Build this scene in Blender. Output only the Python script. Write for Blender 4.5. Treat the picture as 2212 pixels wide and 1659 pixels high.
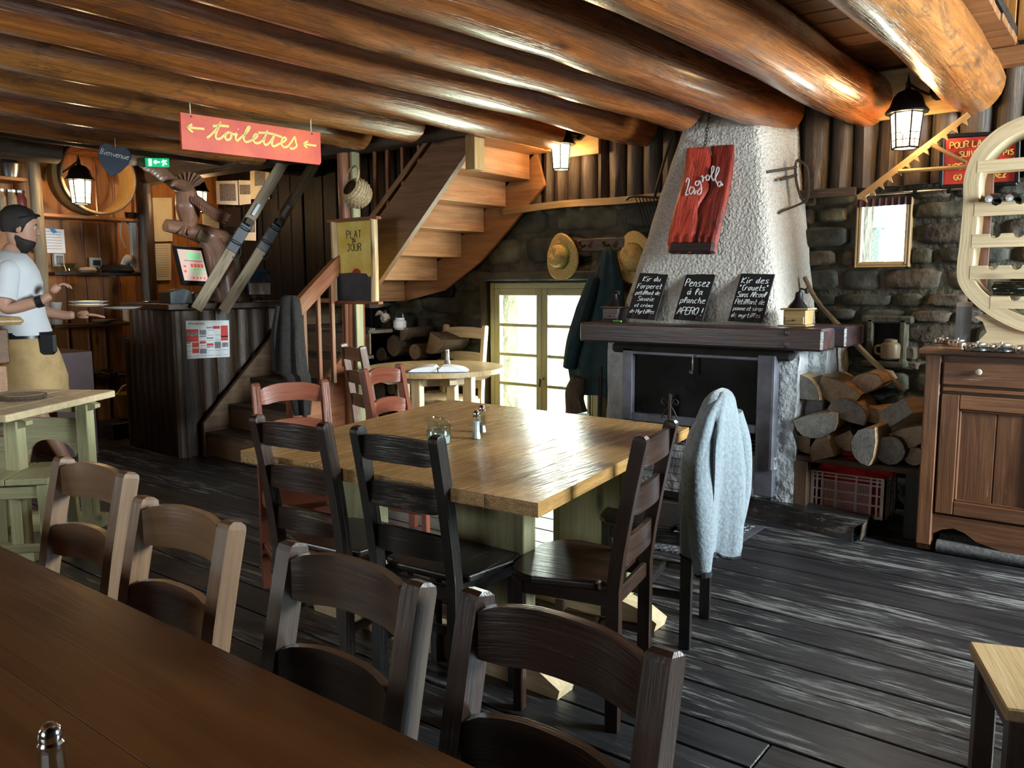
import bpy, bmesh, math, random
from mathutils import Vector, Matrix, Euler, noise
R=math.radians; PI=math.pi
rnd=random.Random(7)
sc=bpy.context.scene; COL=sc.collection
for o in list(bpy.data.objects): bpy.data.objects.remove(o)
# ---------------------------------------------------------------- camera
F_=1760.0; YAW,PITCH,ROLL=R(37.7),R(6.9),R(-0.2); EYE=Vector((0,0,1.35))
fw=Vector((-math.sin(YAW)*math.cos(PITCH),math.cos(YAW)*math.cos(PITCH),-math.sin(PITCH)))
rt=Vector((math.cos(YAW),math.sin(YAW),0)); up=rt.cross(fw)
rt2=math.cos(ROLL)*rt+math.sin(ROLL)*up; up2=-math.sin(ROLL)*rt+math.cos(ROLL)*up
CM=Matrix((rt2,up2,-fw)).transposed()
cam=bpy.data.objects.new('camera',bpy.data.cameras.new('camera')); COL.objects.link(cam)
cam.matrix_world=Matrix.Translation(EYE)@CM.to_4x4()
cam.data.sensor_width=36; cam.data.lens=F_/2212*36; cam.data.clip_start=.05; cam.data.clip_end=200
sc.camera=cam
def at(px,py,X=None,Y=None,Z=None):
    r=CM@Vector((px-1106,-(py-829.5),-F_))
    t=(Z-EYE.z)/r.z if Z is not None else (Y/r.y if Y is not None else X/r.x)
    return EYE+r*t
# ---------------------------------------------------------------- exposure, world, daylight
sc.view_settings.view_transform='Standard'; sc.view_settings.look='None'
sc.cycles.max_bounces=8; sc.cycles.caustics_reflective=False; sc.cycles.caustics_refractive=False
sc.view_settings.exposure=0.0; sc.view_settings.gamma=1; sc.view_settings.use_curve_mapping=False
wd=bpy.data.worlds.new('sky'); sc.world=wd; wd.use_nodes=True
bg=wd.node_tree.nodes['Background']; bg.inputs[0].default_value=(.80,.88,1,1); bg.inputs[1].default_value=9.0
def area(name,loc,target,sx,sy,power,col):
    l=bpy.data.lights.new(name,'AREA'); l.shape='RECTANGLE'; l.size=sx; l.size_y=sy; l.energy=power; l.color=col
    o=bpy.data.objects.new(name,l); COL.objects.link(o); o.location=loc
    o.rotation_euler=(Vector(target)-Vector(loc)).to_track_quat('-Z','Y').to_euler(); return o
WY=5.2; WX=-8.05; EX=2.4; SY=-2.4          # back wall, bar wall, right wall, wall behind the camera
area('daylight_french_window',(-3.72,WY+.42,.82),(-3.72,0,1.3),1.0,1.1,110,(.93,1,.86))
area('daylight_small_window',(-1.2,WY+.38,1.65),(-1.2,0,1.2),.34,.45,14,(.93,.97,1))
area('daylight_right_window',(EX+.35,4.05,1.85),(-2,4.2,1.2),1.6,1.3,880,(.84,.91,1))
area('rear_fill_light',(-.9,SY-.3,1.75),(-1.6,3,1.2),1.5,1.0,17,(.92,.96,1))  # added front fill from behind the camera, source unseen
area('daylight_far_window',(-5.4,SY-.3,1.75),(-5.2,3,1.4),1.3,1.0,95,(.96,.97,1))
# ---------------------------------------------------------------- mesh builder
def smooth_path(p,k=4):
    p=[Vector(a) for a in p]
    if len(p)<3 or k<2: return p
    out=[]
    for i in range(len(p)-1):
        a=p[i-1] if i else 2*p[0]-p[1]; b=p[i]; c=p[i+1]; d=p[i+2] if i+2<len(p) else 2*p[-1]-p[-2]
        for j in range(k):
            t=j/k; out.append(.5*((2*b)+(c-a)*t+(2*a-5*b+4*c-d)*t*t+(3*b-a-3*c+d)*t**3))
    out.append(p[-1]); return out
class MB:
    def __init__(s): s.v=[];s.f=[];s.t=[];s.m=[];s.mi=0
    def add(s,vs,fs,ts):
        n=len(s.v); o=Vector((rnd.uniform(0,30),rnd.uniform(0,30),rnd.uniform(0,30)))
        s.v+=[Vector(a) for a in vs]; s.f+=[[i+n for i in f] for f in fs]; s.t+=[Vector(a)+o for a in ts]; s.m+=[s.mi]*len(fs)
        return s
    def box(s,c,size,rot=None,bev=.004,M=None,taper=None):
        hx,hy,hz=[a/2 for a in size]; b=min(bev,hx*.9,hy*.9,hz*.9)
        m=rot if isinstance(rot,Matrix) else (Euler(rot).to_matrix() if rot else Matrix.Identity(3))
        P=[];h=(hx,hy,hz); ix={}
        for sx in(-1,1):
            for sy in(-1,1):
                for sz in(-1,1):
                    sg=(sx,sy,sz)
                    for a in range(3):
                        p=[sg[k]*(h[k] if k==a else h[k]-b) for k in range(3)]
                        ix[(sg,a)]=len(P);P.append(p)
        if b<=1e-5:
            P=[];ix={}
            for sx in(-1,1):
                for sy in(-1,1):
                    for sz in(-1,1):
                        for a in range(3): ix[((sx,sy,sz),a)]=len(P)
                        P.append([sx*hx,sy*hy,sz*hz])
        fs=[]
        for a in range(3):
            u,w=[k for k in range(3) if k!=a]
            for sa in(-1,1):
                q=[]
                for su,sw in((-1,-1),(1,-1),(1,1),(-1,1)):
                    g=[0,0,0];g[a]=sa;g[u]=su;g[w]=sw;q.append(ix[(tuple(g),a)])
                fs.append(q)
        if b>1e-5:
            for c_ in range(3):
                a_,b_=[k for k in range(3) if k!=c_]
                for sa in(-1,1):
                    for sb in(-1,1):
                        g1=[0,0,0];g1[a_]=sa;g1[b_]=sb;g1[c_]=-1;g2=list(g1);g2[c_]=1;g1=tuple(g1);g2=tuple(g2)
                        fs.append([ix[(g1,a_)],ix[(g2,a_)],ix[(g2,b_)],ix[(g1,b_)]])
            for sx in(-1,1):
                for sy in(-1,1):
                    for sz in(-1,1): fs.append([ix[((sx,sy,sz),k)] for k in range(3)])
        order=sorted(range(3),key=lambda k:-h[k])
        ts=[[p[k] for k in order] for p in P]
        if taper:
            ax,f=taper; P=[[p[k]*(1 if k==ax else (1+(f-1)*(p[ax]/h[ax]*.5+.5))) for k in range(3)] for p in P]
        vs=[m@Vector(p)+Vector(c) for p in P]
        if M: vs=[M@v for v in vs]
        return s.add(vs,fs,ts)
    def beam(s,a,b,w,h,up=(0,0,1),bev=.004):
        a=Vector(a);b=Vector(b);x=(b-a);L=x.length;x.normalize();u=Vector(up);y=u.cross(x)
        if y.length<1e-4: y=Vector((0,1,0)).cross(x)
        y.normalize();z=x.cross(y);m=Matrix((x,y,z)).transposed()
        return s.box((a+b)/2,(L,w,h),m,bev)
    def tube(s,path,r,n=8,caps=True,k=1,flat=None,jit=0,twist=0):
        p=smooth_path(path,k) if k>1 else [Vector(a) for a in path]
        N=len(p); rs=r if isinstance(r,(list,tuple)) else None
        if rs:
            rr=[]
            for i in range(N):
                t=i/(N-1)*(len(rs)-1);j=min(int(t),len(rs)-2);rr.append(rs[j]*(1-(t-j))+rs[j+1]*(t-j))
        else: rr=[r]*N
        T=[(p[min(i+1,N-1)]-p[max(i-1,0)]).normalized() for i in range(N)]
        u=Vector(flat) if flat else (Vector((0,0,1)) if abs(T[0].z)<.9 else Vector((1,0,0)))
        vs=[];ts=[];L=0;seed=rnd.uniform(0,50)
        for i in range(N):
            u=(u-T[i]*u.dot(T[i])); u.normalize(); w=T[i].cross(u)
            if i: L+=(p[i]-p[i-1]).length
            for j in range(n):
                a=2*PI*j/n+twist
                q=1+jit*(noise.noise(Vector((L*2.3+seed,math.cos(a)*1.3,math.sin(a)*1.3)))*1.4+.6*noise.noise(Vector((L*7+seed,math.cos(a)*3,math.sin(a)*3)))) if jit else 1
                fu=.22 if flat else 1
                vs.append(p[i]+(u*math.cos(a)*fu+w*math.sin(a))*rr[i]*q); ts.append((L,math.cos(a)*max(rr[i],.004),math.sin(a)*max(rr[i],.004)))
        fs=[[i*n+j,i*n+(j+1)%n,(i+1)*n+(j+1)%n,(i+1)*n+j] for i in range(N-1) for j in range(n)]
        if caps: fs+=[list(range(n))[::-1],[(N-1)*n+j for j in range(n)]]
        return s.add(vs,fs,ts)
    def bar(s,path,w,h,up=(0,0,1),k=1):
        p=smooth_path(path,k) if k>1 else [Vector(a) for a in path]; N=len(p); vs=[];ts=[];L=0
        ws=w if isinstance(w,(list,tuple)) else [w]*2; hs=h if isinstance(h,(list,tuple)) else [h]*2
        g=lambda q,t:(lambda T:(lambda j:q[j]*(1-(T-j))+q[j+1]*(T-j))(min(int(T),len(q)-2)))(t*(len(q)-1))
        for i in range(N):
            t=(p[min(i+1,N-1)]-p[max(i-1,0)]).normalized(); y=Vector(up).cross(t).normalized(); z=t.cross(y)
            if i: L+=(p[i]-p[i-1]).length
            W=g(ws,i/(N-1))/2;H=g(hs,i/(N-1))/2
            for a,b in((-1,-1),(1,-1),(1,1),(-1,1)): vs.append(p[i]+y*a*W+z*b*H);ts.append((L,a*W,b*H))
        fs=[[i*4+j,i*4+(j+1)%4,(i+1)*4+(j+1)%4,(i+1)*4+j] for i in range(N-1) for j in range(4)]+[[3,2,1,0],[(N-1)*4+j for j in range(4)]]
        return s.add(vs,fs,ts)
    def lathe(s,prof,n=20,c=(0,0,0),M=None,sx=1,sy=1,caps=True):
        m=M or Matrix.Identity(4); vs=[];ts=[];N=len(prof)
        for r,z in prof:
            for j in range(n):
                a=2*PI*j/n; q=Vector((r*math.cos(a)*sx,r*math.sin(a)*sy,z)); vs.append(m@q+Vector(c)); ts.append(q)
        fs=[[i*n+j,i*n+(j+1)%n,(i+1)*n+(j+1)%n,(i+1)*n+j] for i in range(N-1) for j in range(n)]
        if caps: fs+=[list(range(n))[::-1],[(N-1)*n+j for j in range(n)]]
        return s.add(vs,fs,ts)
    def prism(s,poly,t,M=None,long=0):
        # poly in local XY, extruded symmetric along local Z
        m=M or Matrix.Identity(4); n=len(poly); vs=[];ts=[]
        for z in(-t/2,t/2):
            for x,y in poly: vs.append(m@Vector((x,y,z))); ts.append((x,y,z) if long==0 else (y,x,z))
        fs=[list(range(n))[::-1],[n+j for j in range(n)]]+[[j,(j+1)%n,n+(j+1)%n,n+j] for j in range(n)]
        return s.add(vs,fs,ts)
    def loft(s,rings,caps=True,closed=True):
        n=len(rings[0]);vs=[p for r in rings for p in r]; ts=[(i*.06,j*.05,0) for i in range(len(rings)) for j in range(n)]
        J=range(n) if closed else range(n-1)
        fs=[[i*n+j,i*n+(j+1)%n,(i+1)*n+(j+1)%n,(i+1)*n+j] for i in range(len(rings)-1) for j in J]
        if caps: fs+=[list(range(n))[::-1],[(len(rings)-1)*n+j for j in range(n)]]
        return s.add(vs,fs,ts)
    def xf(s,M): s.v=[M@v for v in s.v]; return s
    def build(s,name,mat,parent=None,world=True,smooth=False,ang=35,mods=None):
        me=bpy.data.meshes.new(name); vs=s.v; org=Vector((0,0,0))
        if parent is not None and world:
            inv=MW[parent].inverted(); vs=[inv@v for v in vs]
        if parent is None:
            xs=[v.x for v in vs];ys=[v.y for v in vs];zs=[v.z for v in vs]
            org=Vector(((min(xs)+max(xs))/2,(min(ys)+max(ys))/2,min(zs))); vs=[v-org for v in vs]
        me.from_pydata([tuple(v) for v in vs],[],s.f)
        a=me.attributes.new('uvw','FLOAT_VECTOR','POINT'); a.data.foreach_set('vector',[c for t in s.t for c in t])
        mats=mat if isinstance(mat,(list,tuple)) else [mat]
        for m_ in mats: me.materials.append(m_)
        if len(mats)>1: me.polygons.foreach_set('material_index',s.m)
        bm=bmesh.new();bm.from_mesh(me);bmesh.ops.recalc_face_normals(bm,faces=bm.faces);bm.to_mesh(me);bm.free()
        if smooth:
            me.polygons.foreach_set('use_smooth',[True]*len(me.polygons)); me.set_sharp_from_angle(angle=R(ang))
        o=bpy.data.objects.new(name,me); COL.objects.link(o)
        if parent is not None: o.parent=parent; MW[o]=MW[parent].copy()
        else: o.location=org; MW[o]=Matrix.Translation(org)
        return o
MW={}
def tag(o,label=None,cat=None,group=None,kind=None):
    if label:o['label']=label
    if cat:o['category']=cat
    if group:o['group']=group
    if kind:o['kind']=kind
    return o
def thing(name,label,cat,loc=(0,0,0),rz=0,group=None,kind=None):
    o=bpy.data.objects.new(name,None);COL.objects.link(o);o.location=loc;o.rotation_euler=(0,0,rz);o.empty_display_size=.05
    MW[o]=Matrix.Translation(Vector(loc))@Matrix.Rotation(rz,4,'Z'); return tag(o,label,cat,group,kind)
def dup(o,loc=None,rz=None,label=None,parent=None):
    c=o.copy();COL.objects.link(c)
    if parent is not None:c.parent=parent
    if loc is not None:c.location=loc
    if rz is not None:c.rotation_euler=(0,0,rz)
    if label:c['label']=label
    for ch in list(o.children): dup(ch,parent=c)
    return c
def frame(o,x,y):  # 4x4 with origin o, local x,y axes
    x=Vector(x).normalized();y=Vector(y);y=(y-x*y.dot(x)).normalized();z=x.cross(y)
    m=Matrix((x,y,z)).transposed().to_4x4();m.translation=Vector(o);return m
# ---------------------------------------------------------------- materials
def mk(name):
    m=bpy.data.materials.new(name);m.use_nodes=True;nt=m.node_tree;b=nt.nodes['Principled BSDF'];return m,nt,b
def c4(c): return (c[0],c[1],c[2],1)
def nodes(nt):
    def N(t,**k):
        n=nt.nodes.new(t)
        for a,b in k.items():
            if a.startswith('i_'): n.inputs[a[2:].replace('_',' ')].default_value=b
            else: setattr(n,a,b)
        return n
    return N,nt.links.new
def wood(name,c1,c2,rough=.5,bump=.25,fine=1.0,knots=.0,wear=None,wearamt=.5,coat=0.,patch=None,spec=.5):
    m,nt,b=mk(name);N,L=nodes(nt)
    at_=N('ShaderNodeAttribute',attribute_name='uvw')
    def noi(sx,sy,sz,scale,det=4,rg=.6,dist=0):
        mp=N('ShaderNodeMapping');mp.inputs['Scale'].default_value=(sx,sy,sz);L(at_.outputs['Vector'],mp.inputs[0])
        n=N('ShaderNodeTexNoise');n.inputs['Scale'].default_value=scale;n.inputs['Detail'].default_value=det;n.inputs['Roughness'].default_value=rg;n.inputs['Distortion'].default_value=dist
        L(mp.outputs[0],n.inputs['Vector']);return n
    def ramp(src,*st):
        r=N('ShaderNodeValToRGB');e=r.color_ramp.elements
        while len(e)<len(st): e.new(.5)
        for x,(p,c) in zip(e,st): x.position=p;x.color=c4(c) if len(c)==3 else c
        L(src,r.inputs[0]);return r
    def mix(f,a,b_,mode='MIX'):
        x=N('ShaderNodeMix',data_type='RGBA',blend_type=mode)
        if isinstance(f,float): x.inputs['Factor'].default_value=f
        else: L(f,x.inputs['Factor'])
        for i,q in((6,a),(7,b_)):
            if isinstance(q,tuple): x.inputs[i].default_value=c4(q)
            else: L(q,x.inputs[i])
        return x.outputs[2]
    n1=noi(.9,9,9,2.2*fine,5,.65,.8); n2=noi(2,60,60,1.6*fine,3,.7); n3=noi(.6,2,2,1.3,3)
    r1=ramp(n1.outputs[0],(.3,c1),(.72,c2)); col=r1.outputs[0]
    r2=ramp(n2.outputs[0],(.3,(.62,)*3),(.62,(1.08,)*3)); col=mix(.55,col,r2.outputs[0],'MULTIPLY')
    r3=ramp(n3.outputs[0],(.3,(.72,)*3),(.7,(1.15,)*3)); col=mix(.8,col,r3.outputs[0],'MULTIPLY')
    if knots:
        mp=N('ShaderNodeMapping');mp.inputs['Scale'].default_value=(2.2,7,7);L(at_.outputs['Vector'],mp.inputs[0])
        v=N('ShaderNodeTexVoronoi');v.inputs['Scale'].default_value=.9;L(mp.outputs[0],v.inputs['Vector'])
        rk=ramp(v.outputs['Distance'],(.05,(1,)*3),(.16,(0,)*3)); mk_=N('ShaderNodeMath',operation='MULTIPLY');L(rk.outputs[0],mk_.inputs[0]);mk_.inputs[1].default_value=knots
        col=mix(mk_.outputs[0],col,tuple(x*.25 for x in c1))
    if patch:
        np_=noi(2,7,7,1.6,6,.75,1.2); rp=ramp(np_.outputs[0],(.52,(0,)*3),(.6,(1,)*3)); f=N('ShaderNodeMath',operation='MULTIPLY');L(rp.outputs[0],f.inputs[0]);f.inputs[1].default_value=.75
        col=mix(f.outputs[0],col,patch)
    rv=N('ShaderNodeMapRange');L(n1.outputs[0],rv.inputs[0]);rv.inputs[3].default_value=max(.05,rough-.12);rv.inputs[4].default_value=min(1,rough+.12); rough_o=rv.outputs[0]
    if wear:
        nw=noi(1.4,16,16,2.4,9,.8,.4); nx=noi(.5,1.4,1.4,1.8,3); a=N('ShaderNodeMath',operation='MULTIPLY_ADD');L(nx.outputs[0],a.inputs[0]);a.inputs[1].default_value=.55;L(nw.outputs[0],a.inputs[2])
        lo=.98-.3*wearamt; rw=ramp(a.outputs[0],(lo-.04,(0,)*3),(lo+.06,(1,)*3)); col=mix(rw.outputs[0],col,wear)
    L(col,b.inputs['Base Color']);L(rough_o,b.inputs['Roughness'])
    b.inputs['Coat Weight'].default_value=coat;b.inputs['Coat Roughness'].default_value=.18;b.inputs['Specular IOR Level'].default_value=spec
    if bump:
        ad=N('ShaderNodeMath',operation='ADD');L(n2.outputs[0],ad.inputs[0]);L(n1.outputs[0],ad.inputs[1])
        bp=N('ShaderNodeBump');bp.inputs['Strength'].default_value=bump;bp.inputs['Distance'].default_value=.006;L(ad.outputs[0],bp.inputs['Height']);L(bp.outputs[0],b.inputs['Normal'])
    return m
def plain(name,c,rough=.5,metal=0,var=.15,scale=12,bump=0,trans=0,emit=None,es=0,coat=0,sheen=0,alpha=1,c2=None,bdist=.004,coord='Object'):
    m,nt,b=mk(name);N,L=nodes(nt)
    tc=N('ShaderNodeTexCoord');n=N('ShaderNodeTexNoise');n.inputs['Scale'].default_value=scale;n.inputs['Detail'].default_value=5;L(tc.outputs[coord],n.inputs['Vector'])
    r=N('ShaderNodeValToRGB');e=r.color_ramp.elements;e[0].position=.32;e[1].position=.68
    e[0].color=c4([x*(1-var) for x in c]);e[1].color=c4(c2 if c2 else [min(1,x*(1+var)) for x in c]);L(n.outputs[0],r.inputs[0]);L(r.outputs[0],b.inputs['Base Color'])
    b.inputs['Roughness'].default_value=rough;b.inputs['Metallic'].default_value=metal
    b.inputs['Transmission Weight'].default_value=trans;b.inputs['Coat Weight'].default_value=coat
    b.inputs['Sheen Weight'].default_value=sheen
    if alpha<1:b.inputs['Alpha'].default_value=alpha
    if emit: b.inputs['Emission Color'].default_value=c4(emit);b.inputs['Emission Strength'].default_value=es
    if bump:
        bp=N('ShaderNodeBump');bp.inputs['Strength'].default_value=bump;bp.inputs['Distance'].default_value=bdist;L(n.outputs[0],bp.inputs['Height']);L(bp.outputs[0],b.inputs['Normal'])
    return m
M_={}
M_['floor']=wood('floor_board_worn',(.010,.010,.012),(.032,.031,.034),.36,.5,.6,wear=(.20,.195,.185),wearamt=.42,spec=.6)
M_['log']=wood('varnished_log',(.20,.056,.012),(.50,.165,.038),.28,.8,.8,knots=.8,patch=(.17,.065,.03),coat=.5)
M_['log2']=wood('varnished_log_golden',(.26,.088,.020),(.56,.225,.062),.26,.8,.8,knots=.8,patch=(.13,.07,.035),coat=.5)
M_['ceil']=wood('ceiling_board_wood',(.16,.065,.022),(.30,.135,.05),.5,.3,1,knots=.7)
M_['slab']=wood('grey_brown_slab',(.025,.018,.013),(.105,.072,.048),.6,.5,1,wear=(.17,.12,.08),wearamt=.35)
M_['dark']=wood('black_brown_board',(.008,.007,.006),(.028,.02,.015),.5,.45,1,wear=(.07,.06,.05),wearamt=.15)
M_['black']=wood('blackened_board',(.003,.003,.0035),(.012,.010,.009),.55,.45,1,wear=(.05,.05,.05),wearamt=.0,spec=.2)
M_['bar']=wood('dark_bar_slab',(.026,.014,.008),(.095,.052,.030),.42,.5,1,wear=(.14,.10,.07),wearamt=.2)
M_['pineor']=wood('orange_pine_board',(.30,.105,.022),(.52,.22,.055),.5,.25,1,knots=.9)
M_['pine']=wood('pale_pine',(.50,.31,.13),(.70,.50,.26),.42,.2,1,knots=.8)
M_['pinew']=wood('white_pine',(.60,.45,.26),(.82,.65,.41),.45,.15,1,knots=.5)
M_['greenpine']=wood('green_tinted_pine',(.34,.32,.17),(.52,.48,.27),.5,.25,1,knots=1.)
M_['table']=wood('big_table_top_wood',(.40,.21,.065),(.56,.33,.12),.26,.8,.9,knots=.9,spec=.7)
M_['fgtable']=wood('near_table_wood',(.085,.030,.009),(.17,.065,.018),.33,.1,.5)
M_['chairdk']=wood('dark_stained_chair',(.018,.009,.006),(.055,.024,.014),.33,.3,1,wear=(.24,.17,.11),wearamt=.12,coat=.2)
M_['chairblk']=wood('black_stained_chair',(.010,.009,.009),(.028,.024,.022),.32,.35,1,wear=(.25,.23,.19),wearamt=.2,coat=.25)
M_['chairbr']=wood('red_brown_chair',(.11,.045,.022),(.24,.11,.055),.36,.3,1,wear=(.34,.27,.19),wearamt=.1,coat=.2)
M_['chairred']=wood('red_stained_chair',(.19,.05,.026),(.32,.095,.048),.35,.25,1,coat=.25)
M_['chairtan']=wood('tan_brown_chair',(.15,.075,.035),(.30,.17,.085),.36,.2,.6,coat=.15)
M_['chairgry']=wood('grey_brown_chair',(.035,.018,.012),(.13,.085,.06),.34,.25,.6,coat=.15)
M_['stair']=wood('stair_oak',(.30,.13,.05),(.50,.25,.11),.42,.3,1,knots=.3)
M_['stairdk']=wood('stair_stringer_wood',(.13,.055,.022),(.25,.12,.052),.45,.35,1.4)
M_['stairlow']=wood('lower_stair_wood',(.11,.065,.035),(.23,.14,.08),.45,.3,1,knots=.4)
M_['rail']=wood('red_handrail_wood',(.20,.065,.03),(.40,.16,.075),.35,.25,1,coat=.3)
M_['mantel']=wood('mantel_beam_wood',(.035,.02,.018),(.10,.05,.042),.35,.3,.8,patch=(.03,.035,.05),coat=.25)
M_['cab']=wood('antique_cabinet_wood',(.11,.040,.018),(.28,.12,.052),.42,.3,.9,knots=.3,wear=(.36,.22,.13),wearamt=.12,coat=.2)
M_['oak']=wood('soffit_board_wood',(.36,.22,.08),(.52,.35,.15),.5,.2,1)
M_['bark']=wood('firewood_bark',(.05,.032,.022),(.16,.105,.07),.85,1.,1.5)
M_['split']=wood('split_firewood',(.42,.26,.12),(.66,.46,.25),.75,.7,1.2)
M_['woodend']=wood('firewood_end_grain',(.30,.20,.12),(.52,.38,.25),.8,.6,1.5)
M_['greyend']=wood('grey_end_grain',(.17,.155,.14),(.36,.33,.30),.85,.7,1.5)
M_['carve']=wood('carved_wood',(.22,.095,.06),(.42,.22,.135),.4,.35,1,coat=.3)
M_['ski']=wood('weathered_ski_wood',(.20,.14,.08),(.42,.32,.20),.6,.4,1,wear=(.05,.04,.03),wearamt=.3)
M_['hoop']=wood('hoop_wood',(.40,.26,.10),(.58,.40,.18),.5,.2,1)
M_['redboard']=wood('red_sign_board',(.45,.035,.018),(.70,.10,.06),.38,1.,1.4,patch=(.16,.02,.015))
M_['redburnt']=wood('burnt_red_board',(.13,.012,.008),(.40,.04,.02),.4,1.,1.4,patch=(.015,.008,.008))
M_['chared']=wood('charred_wood',(.012,.008,.007),(.05,.02,.016),.6,1.,1.3)
M_['orangeboard']=plain('red_orange_painted_board',(.62,.035,.010),.5,var=.1,c2=(.78,.11,.018),scale=5)
M_['redpaint']=plain('red_painted_board',(.5,.035,.02),.5,var=.25,scale=6)
M_['yellow']=plain('yellow_lettering_paint',(.80,.60,.14),.5)
M_['yellowpaint']=plain('yellow_painted_panel',(.88,.56,.06),.5,c2=(.95,.76,.24),scale=6)
M_['chalkboard']=plain('black_chalkboard',(.012,.013,.014),.5,var=.3,scale=25)
M_['slate']=plain('blue_black_slate',(.03,.036,.05),.5,var=.3,scale=12)
M_['chalk']=plain('white_chalk',(.78,.80,.80),.9,var=.1)
M_['ink']=plain('black_ink',(.03,.03,.025),.6)
M_['navyheart']=plain('navy_painted_heart',(.035,.055,.09),.5,scale=20)
M_['iron']=plain('black_iron',(.012,.012,.012),.42,.6,bump=.2,scale=60)
M_['rust']=plain('rusty_iron',(.05,.035,.028),.6,.5,bump=.3,scale=50)
M_['steel']=plain('brushed_steel',(.5,.5,.5),.25,1,var=.05)
M_['tin']=plain('tin_metal',(.42,.43,.42),.3,1,var=.1)
M_['chrome']=plain('chrome',(.75,.75,.75),.12,1,var=.03)
M_['paper']=plain('white_paper',(.84,.85,.88),.7,var=.04)
M_['paperwarm']=plain('cream_paper',(.68,.62,.48),.7,var=.05)
M_['blackplastic']=plain('black_plastic',(.012,.012,.014),.35,var=.1)
M_['greyplastic']=plain('blue_grey_plastic',(.035,.045,.055),.4,var=.1)
M_['greyplastic2']=plain('grey_blue_translucent_plastic',(.36,.41,.46),.35)
M_['whiteplastic']=plain('white_plastic',(.70,.70,.67),.4,var=.05)
M_['ceramic']=plain('white_ceramic',(.75,.75,.76),.2,var=.03)
M_['brownceramic']=plain('brown_glazed_ceramic',(.06,.022,.012),.2,var=.2)
M_['stoneware']=plain('tan_stoneware',(.24,.175,.10),.45,var=.2)
M_['fleece']=plain('grey_blue_fleece',(.22,.265,.30),.95,var=.2,scale=90,bump=.5,sheen=.4,bdist=.006)
M_['blacktrim']=plain('black_fabric_trim',(.012,.012,.015),.9)
M_['coat']=plain('dark_green_coat_cloth',(.012,.035,.042),.85,var=.25,scale=14,bump=.3)
M_['darkcloth']=plain('dark_grey_brown_cloth',(.024,.020,.019),.95,var=.3,scale=40,bump=.3)
M_['redcloth']=plain('red_cloth',(.62,.015,.02),.75,var=.2,scale=15,bump=.2)
M_['crate']=plain('pinkish_plastic_crate',(.60,.47,.44),.45,var=.08)
M_['straw']=plain('straw_weave',(.52,.36,.13),.8,var=.3,scale=120,bump=.6)
M_['greenband']=plain('green_hat_ribbon',(.16,.27,.04),.7)
M_['wicker']=plain('wicker_reed',(.42,.30,.16),.6,var=.4,scale=80,bump=.3)
def clearglass(name,tint,refl,emit=None,es=0):
    m,nt,b=mk(name);N,L=nodes(nt);nt.nodes.remove(b);out=nt.nodes['Material Output']
    t=N('ShaderNodeBsdfTransparent');t.inputs[0].default_value=c4(tint);g=N('ShaderNodeBsdfGlossy');g.inputs['Roughness'].default_value=.03
    x=N('ShaderNodeMixShader');x.inputs[0].default_value=refl;L(t.outputs[0],x.inputs[1]);L(g.outputs[0],x.inputs[2]);o=x.outputs[0]
    if emit:
        e=N('ShaderNodeEmission');e.inputs[0].default_value=c4(emit);e.inputs[1].default_value=es;a=N('ShaderNodeAddShader');L(o,a.inputs[0]);L(e.outputs[0],a.inputs[1]);o=a.outputs[0]
    L(o,out.inputs[0]);return m
M_['glass']=clearglass('clear_glass',(.84,.92,.90),.14)
M_['pane']=clearglass('window_glass',(.96,.99,.96),.06)
M_['darkglass']=plain('smoky_fireplace_glass',(.006,.007,.007),.2,var=.6,scale=7);M_['darkglass'].node_tree.nodes['Principled BSDF'].inputs['Specular IOR Level'].default_value=.15
M_['bottle']=plain('dark_bottle_glass',(.008,.012,.008),.08,var=.1,coat=.5)
M_['foil']=plain('silver_foil',(.6,.6,.62),.3,.9)
M_['salt']=plain('white_salt',(.75,.78,.8),.8,var=.05)
M_['pepper']=plain('grey_pepper',(.12,.11,.1),.8,var=.3,scale=200)
M_['sugar']=plain('red_brown_preserve',(.22,.04,.03),.4)
M_['metalframe']=plain('grey_violet_painted_steel',(.15,.15,.185),.42,.3,var=.35,scale=9,bump=.1)
M_['tread']=plain('chequer_plate_steel',(.32,.33,.38),.32,.8,var=.2,scale=20)
M_['firebrick']=plain('sooty_brick_niche_shade',(.02,.018,.016),.9,var=.4)
M_['skin']=plain('skin',(.50,.27,.19),.5,var=.08)
M_['hair']=plain('dark_hair',(.014,.009,.007),.7,var=.3,scale=90,bump=.6)
M_['tshirt']=plain('white_cotton',(.74,.77,.82),.85,var=.04,scale=8,bump=.15,bdist=.01)
M_['khaki']=plain('tan_canvas',(.55,.37,.17),.85,var=.15,scale=12,bump=.2)
M_['maroon']=plain('maroon_panel',(.06,.02,.022),.5,var=.15)
M_['green']=plain('lit_green_sign',(.0,.22,.09),.4,var=0,emit=(.0,.35,.13),es=1.1)
M_['signwhite']=plain('lit_white_pictogram',(.8,.9,.85),.4,var=0,emit=(.8,1,.9),es=2.0)
M_['bulb']=plain('glowing_bulb',(1,.8,.5),.3,var=0,emit=(1,.66,.3),es=60)
M_['frost']=clearglass('lantern_glass',(1,.95,.85),.05,(1,.78,.46),5.0)
M_['screen']=plain('lit_screen_background',(.6,.45,.4),.3,var=.02,emit=(.75,.52,.42),es=.55)
M_['scrgreen']=plain('lit_screen_green',(.3,.7,.35),.3,var=0,emit=(.3,.68,.33),es=.55)
M_['scrred']=plain('lit_screen_red',(.8,.1,.1),.3,var=0,emit=(.75,.1,.08),es=.55)
M_['posterred']=plain('printed_red',(.62,.05,.04),.6,var=.1)
M_['postergrey']=plain('printed_grey_photo',(.22,.22,.24),.6,var=.5,scale=60)
M_['blueprint']=plain('blue_printed_cover',(.03,.12,.32),.4,var=.5,c2=(.2,.38,.6),scale=14)
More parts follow.
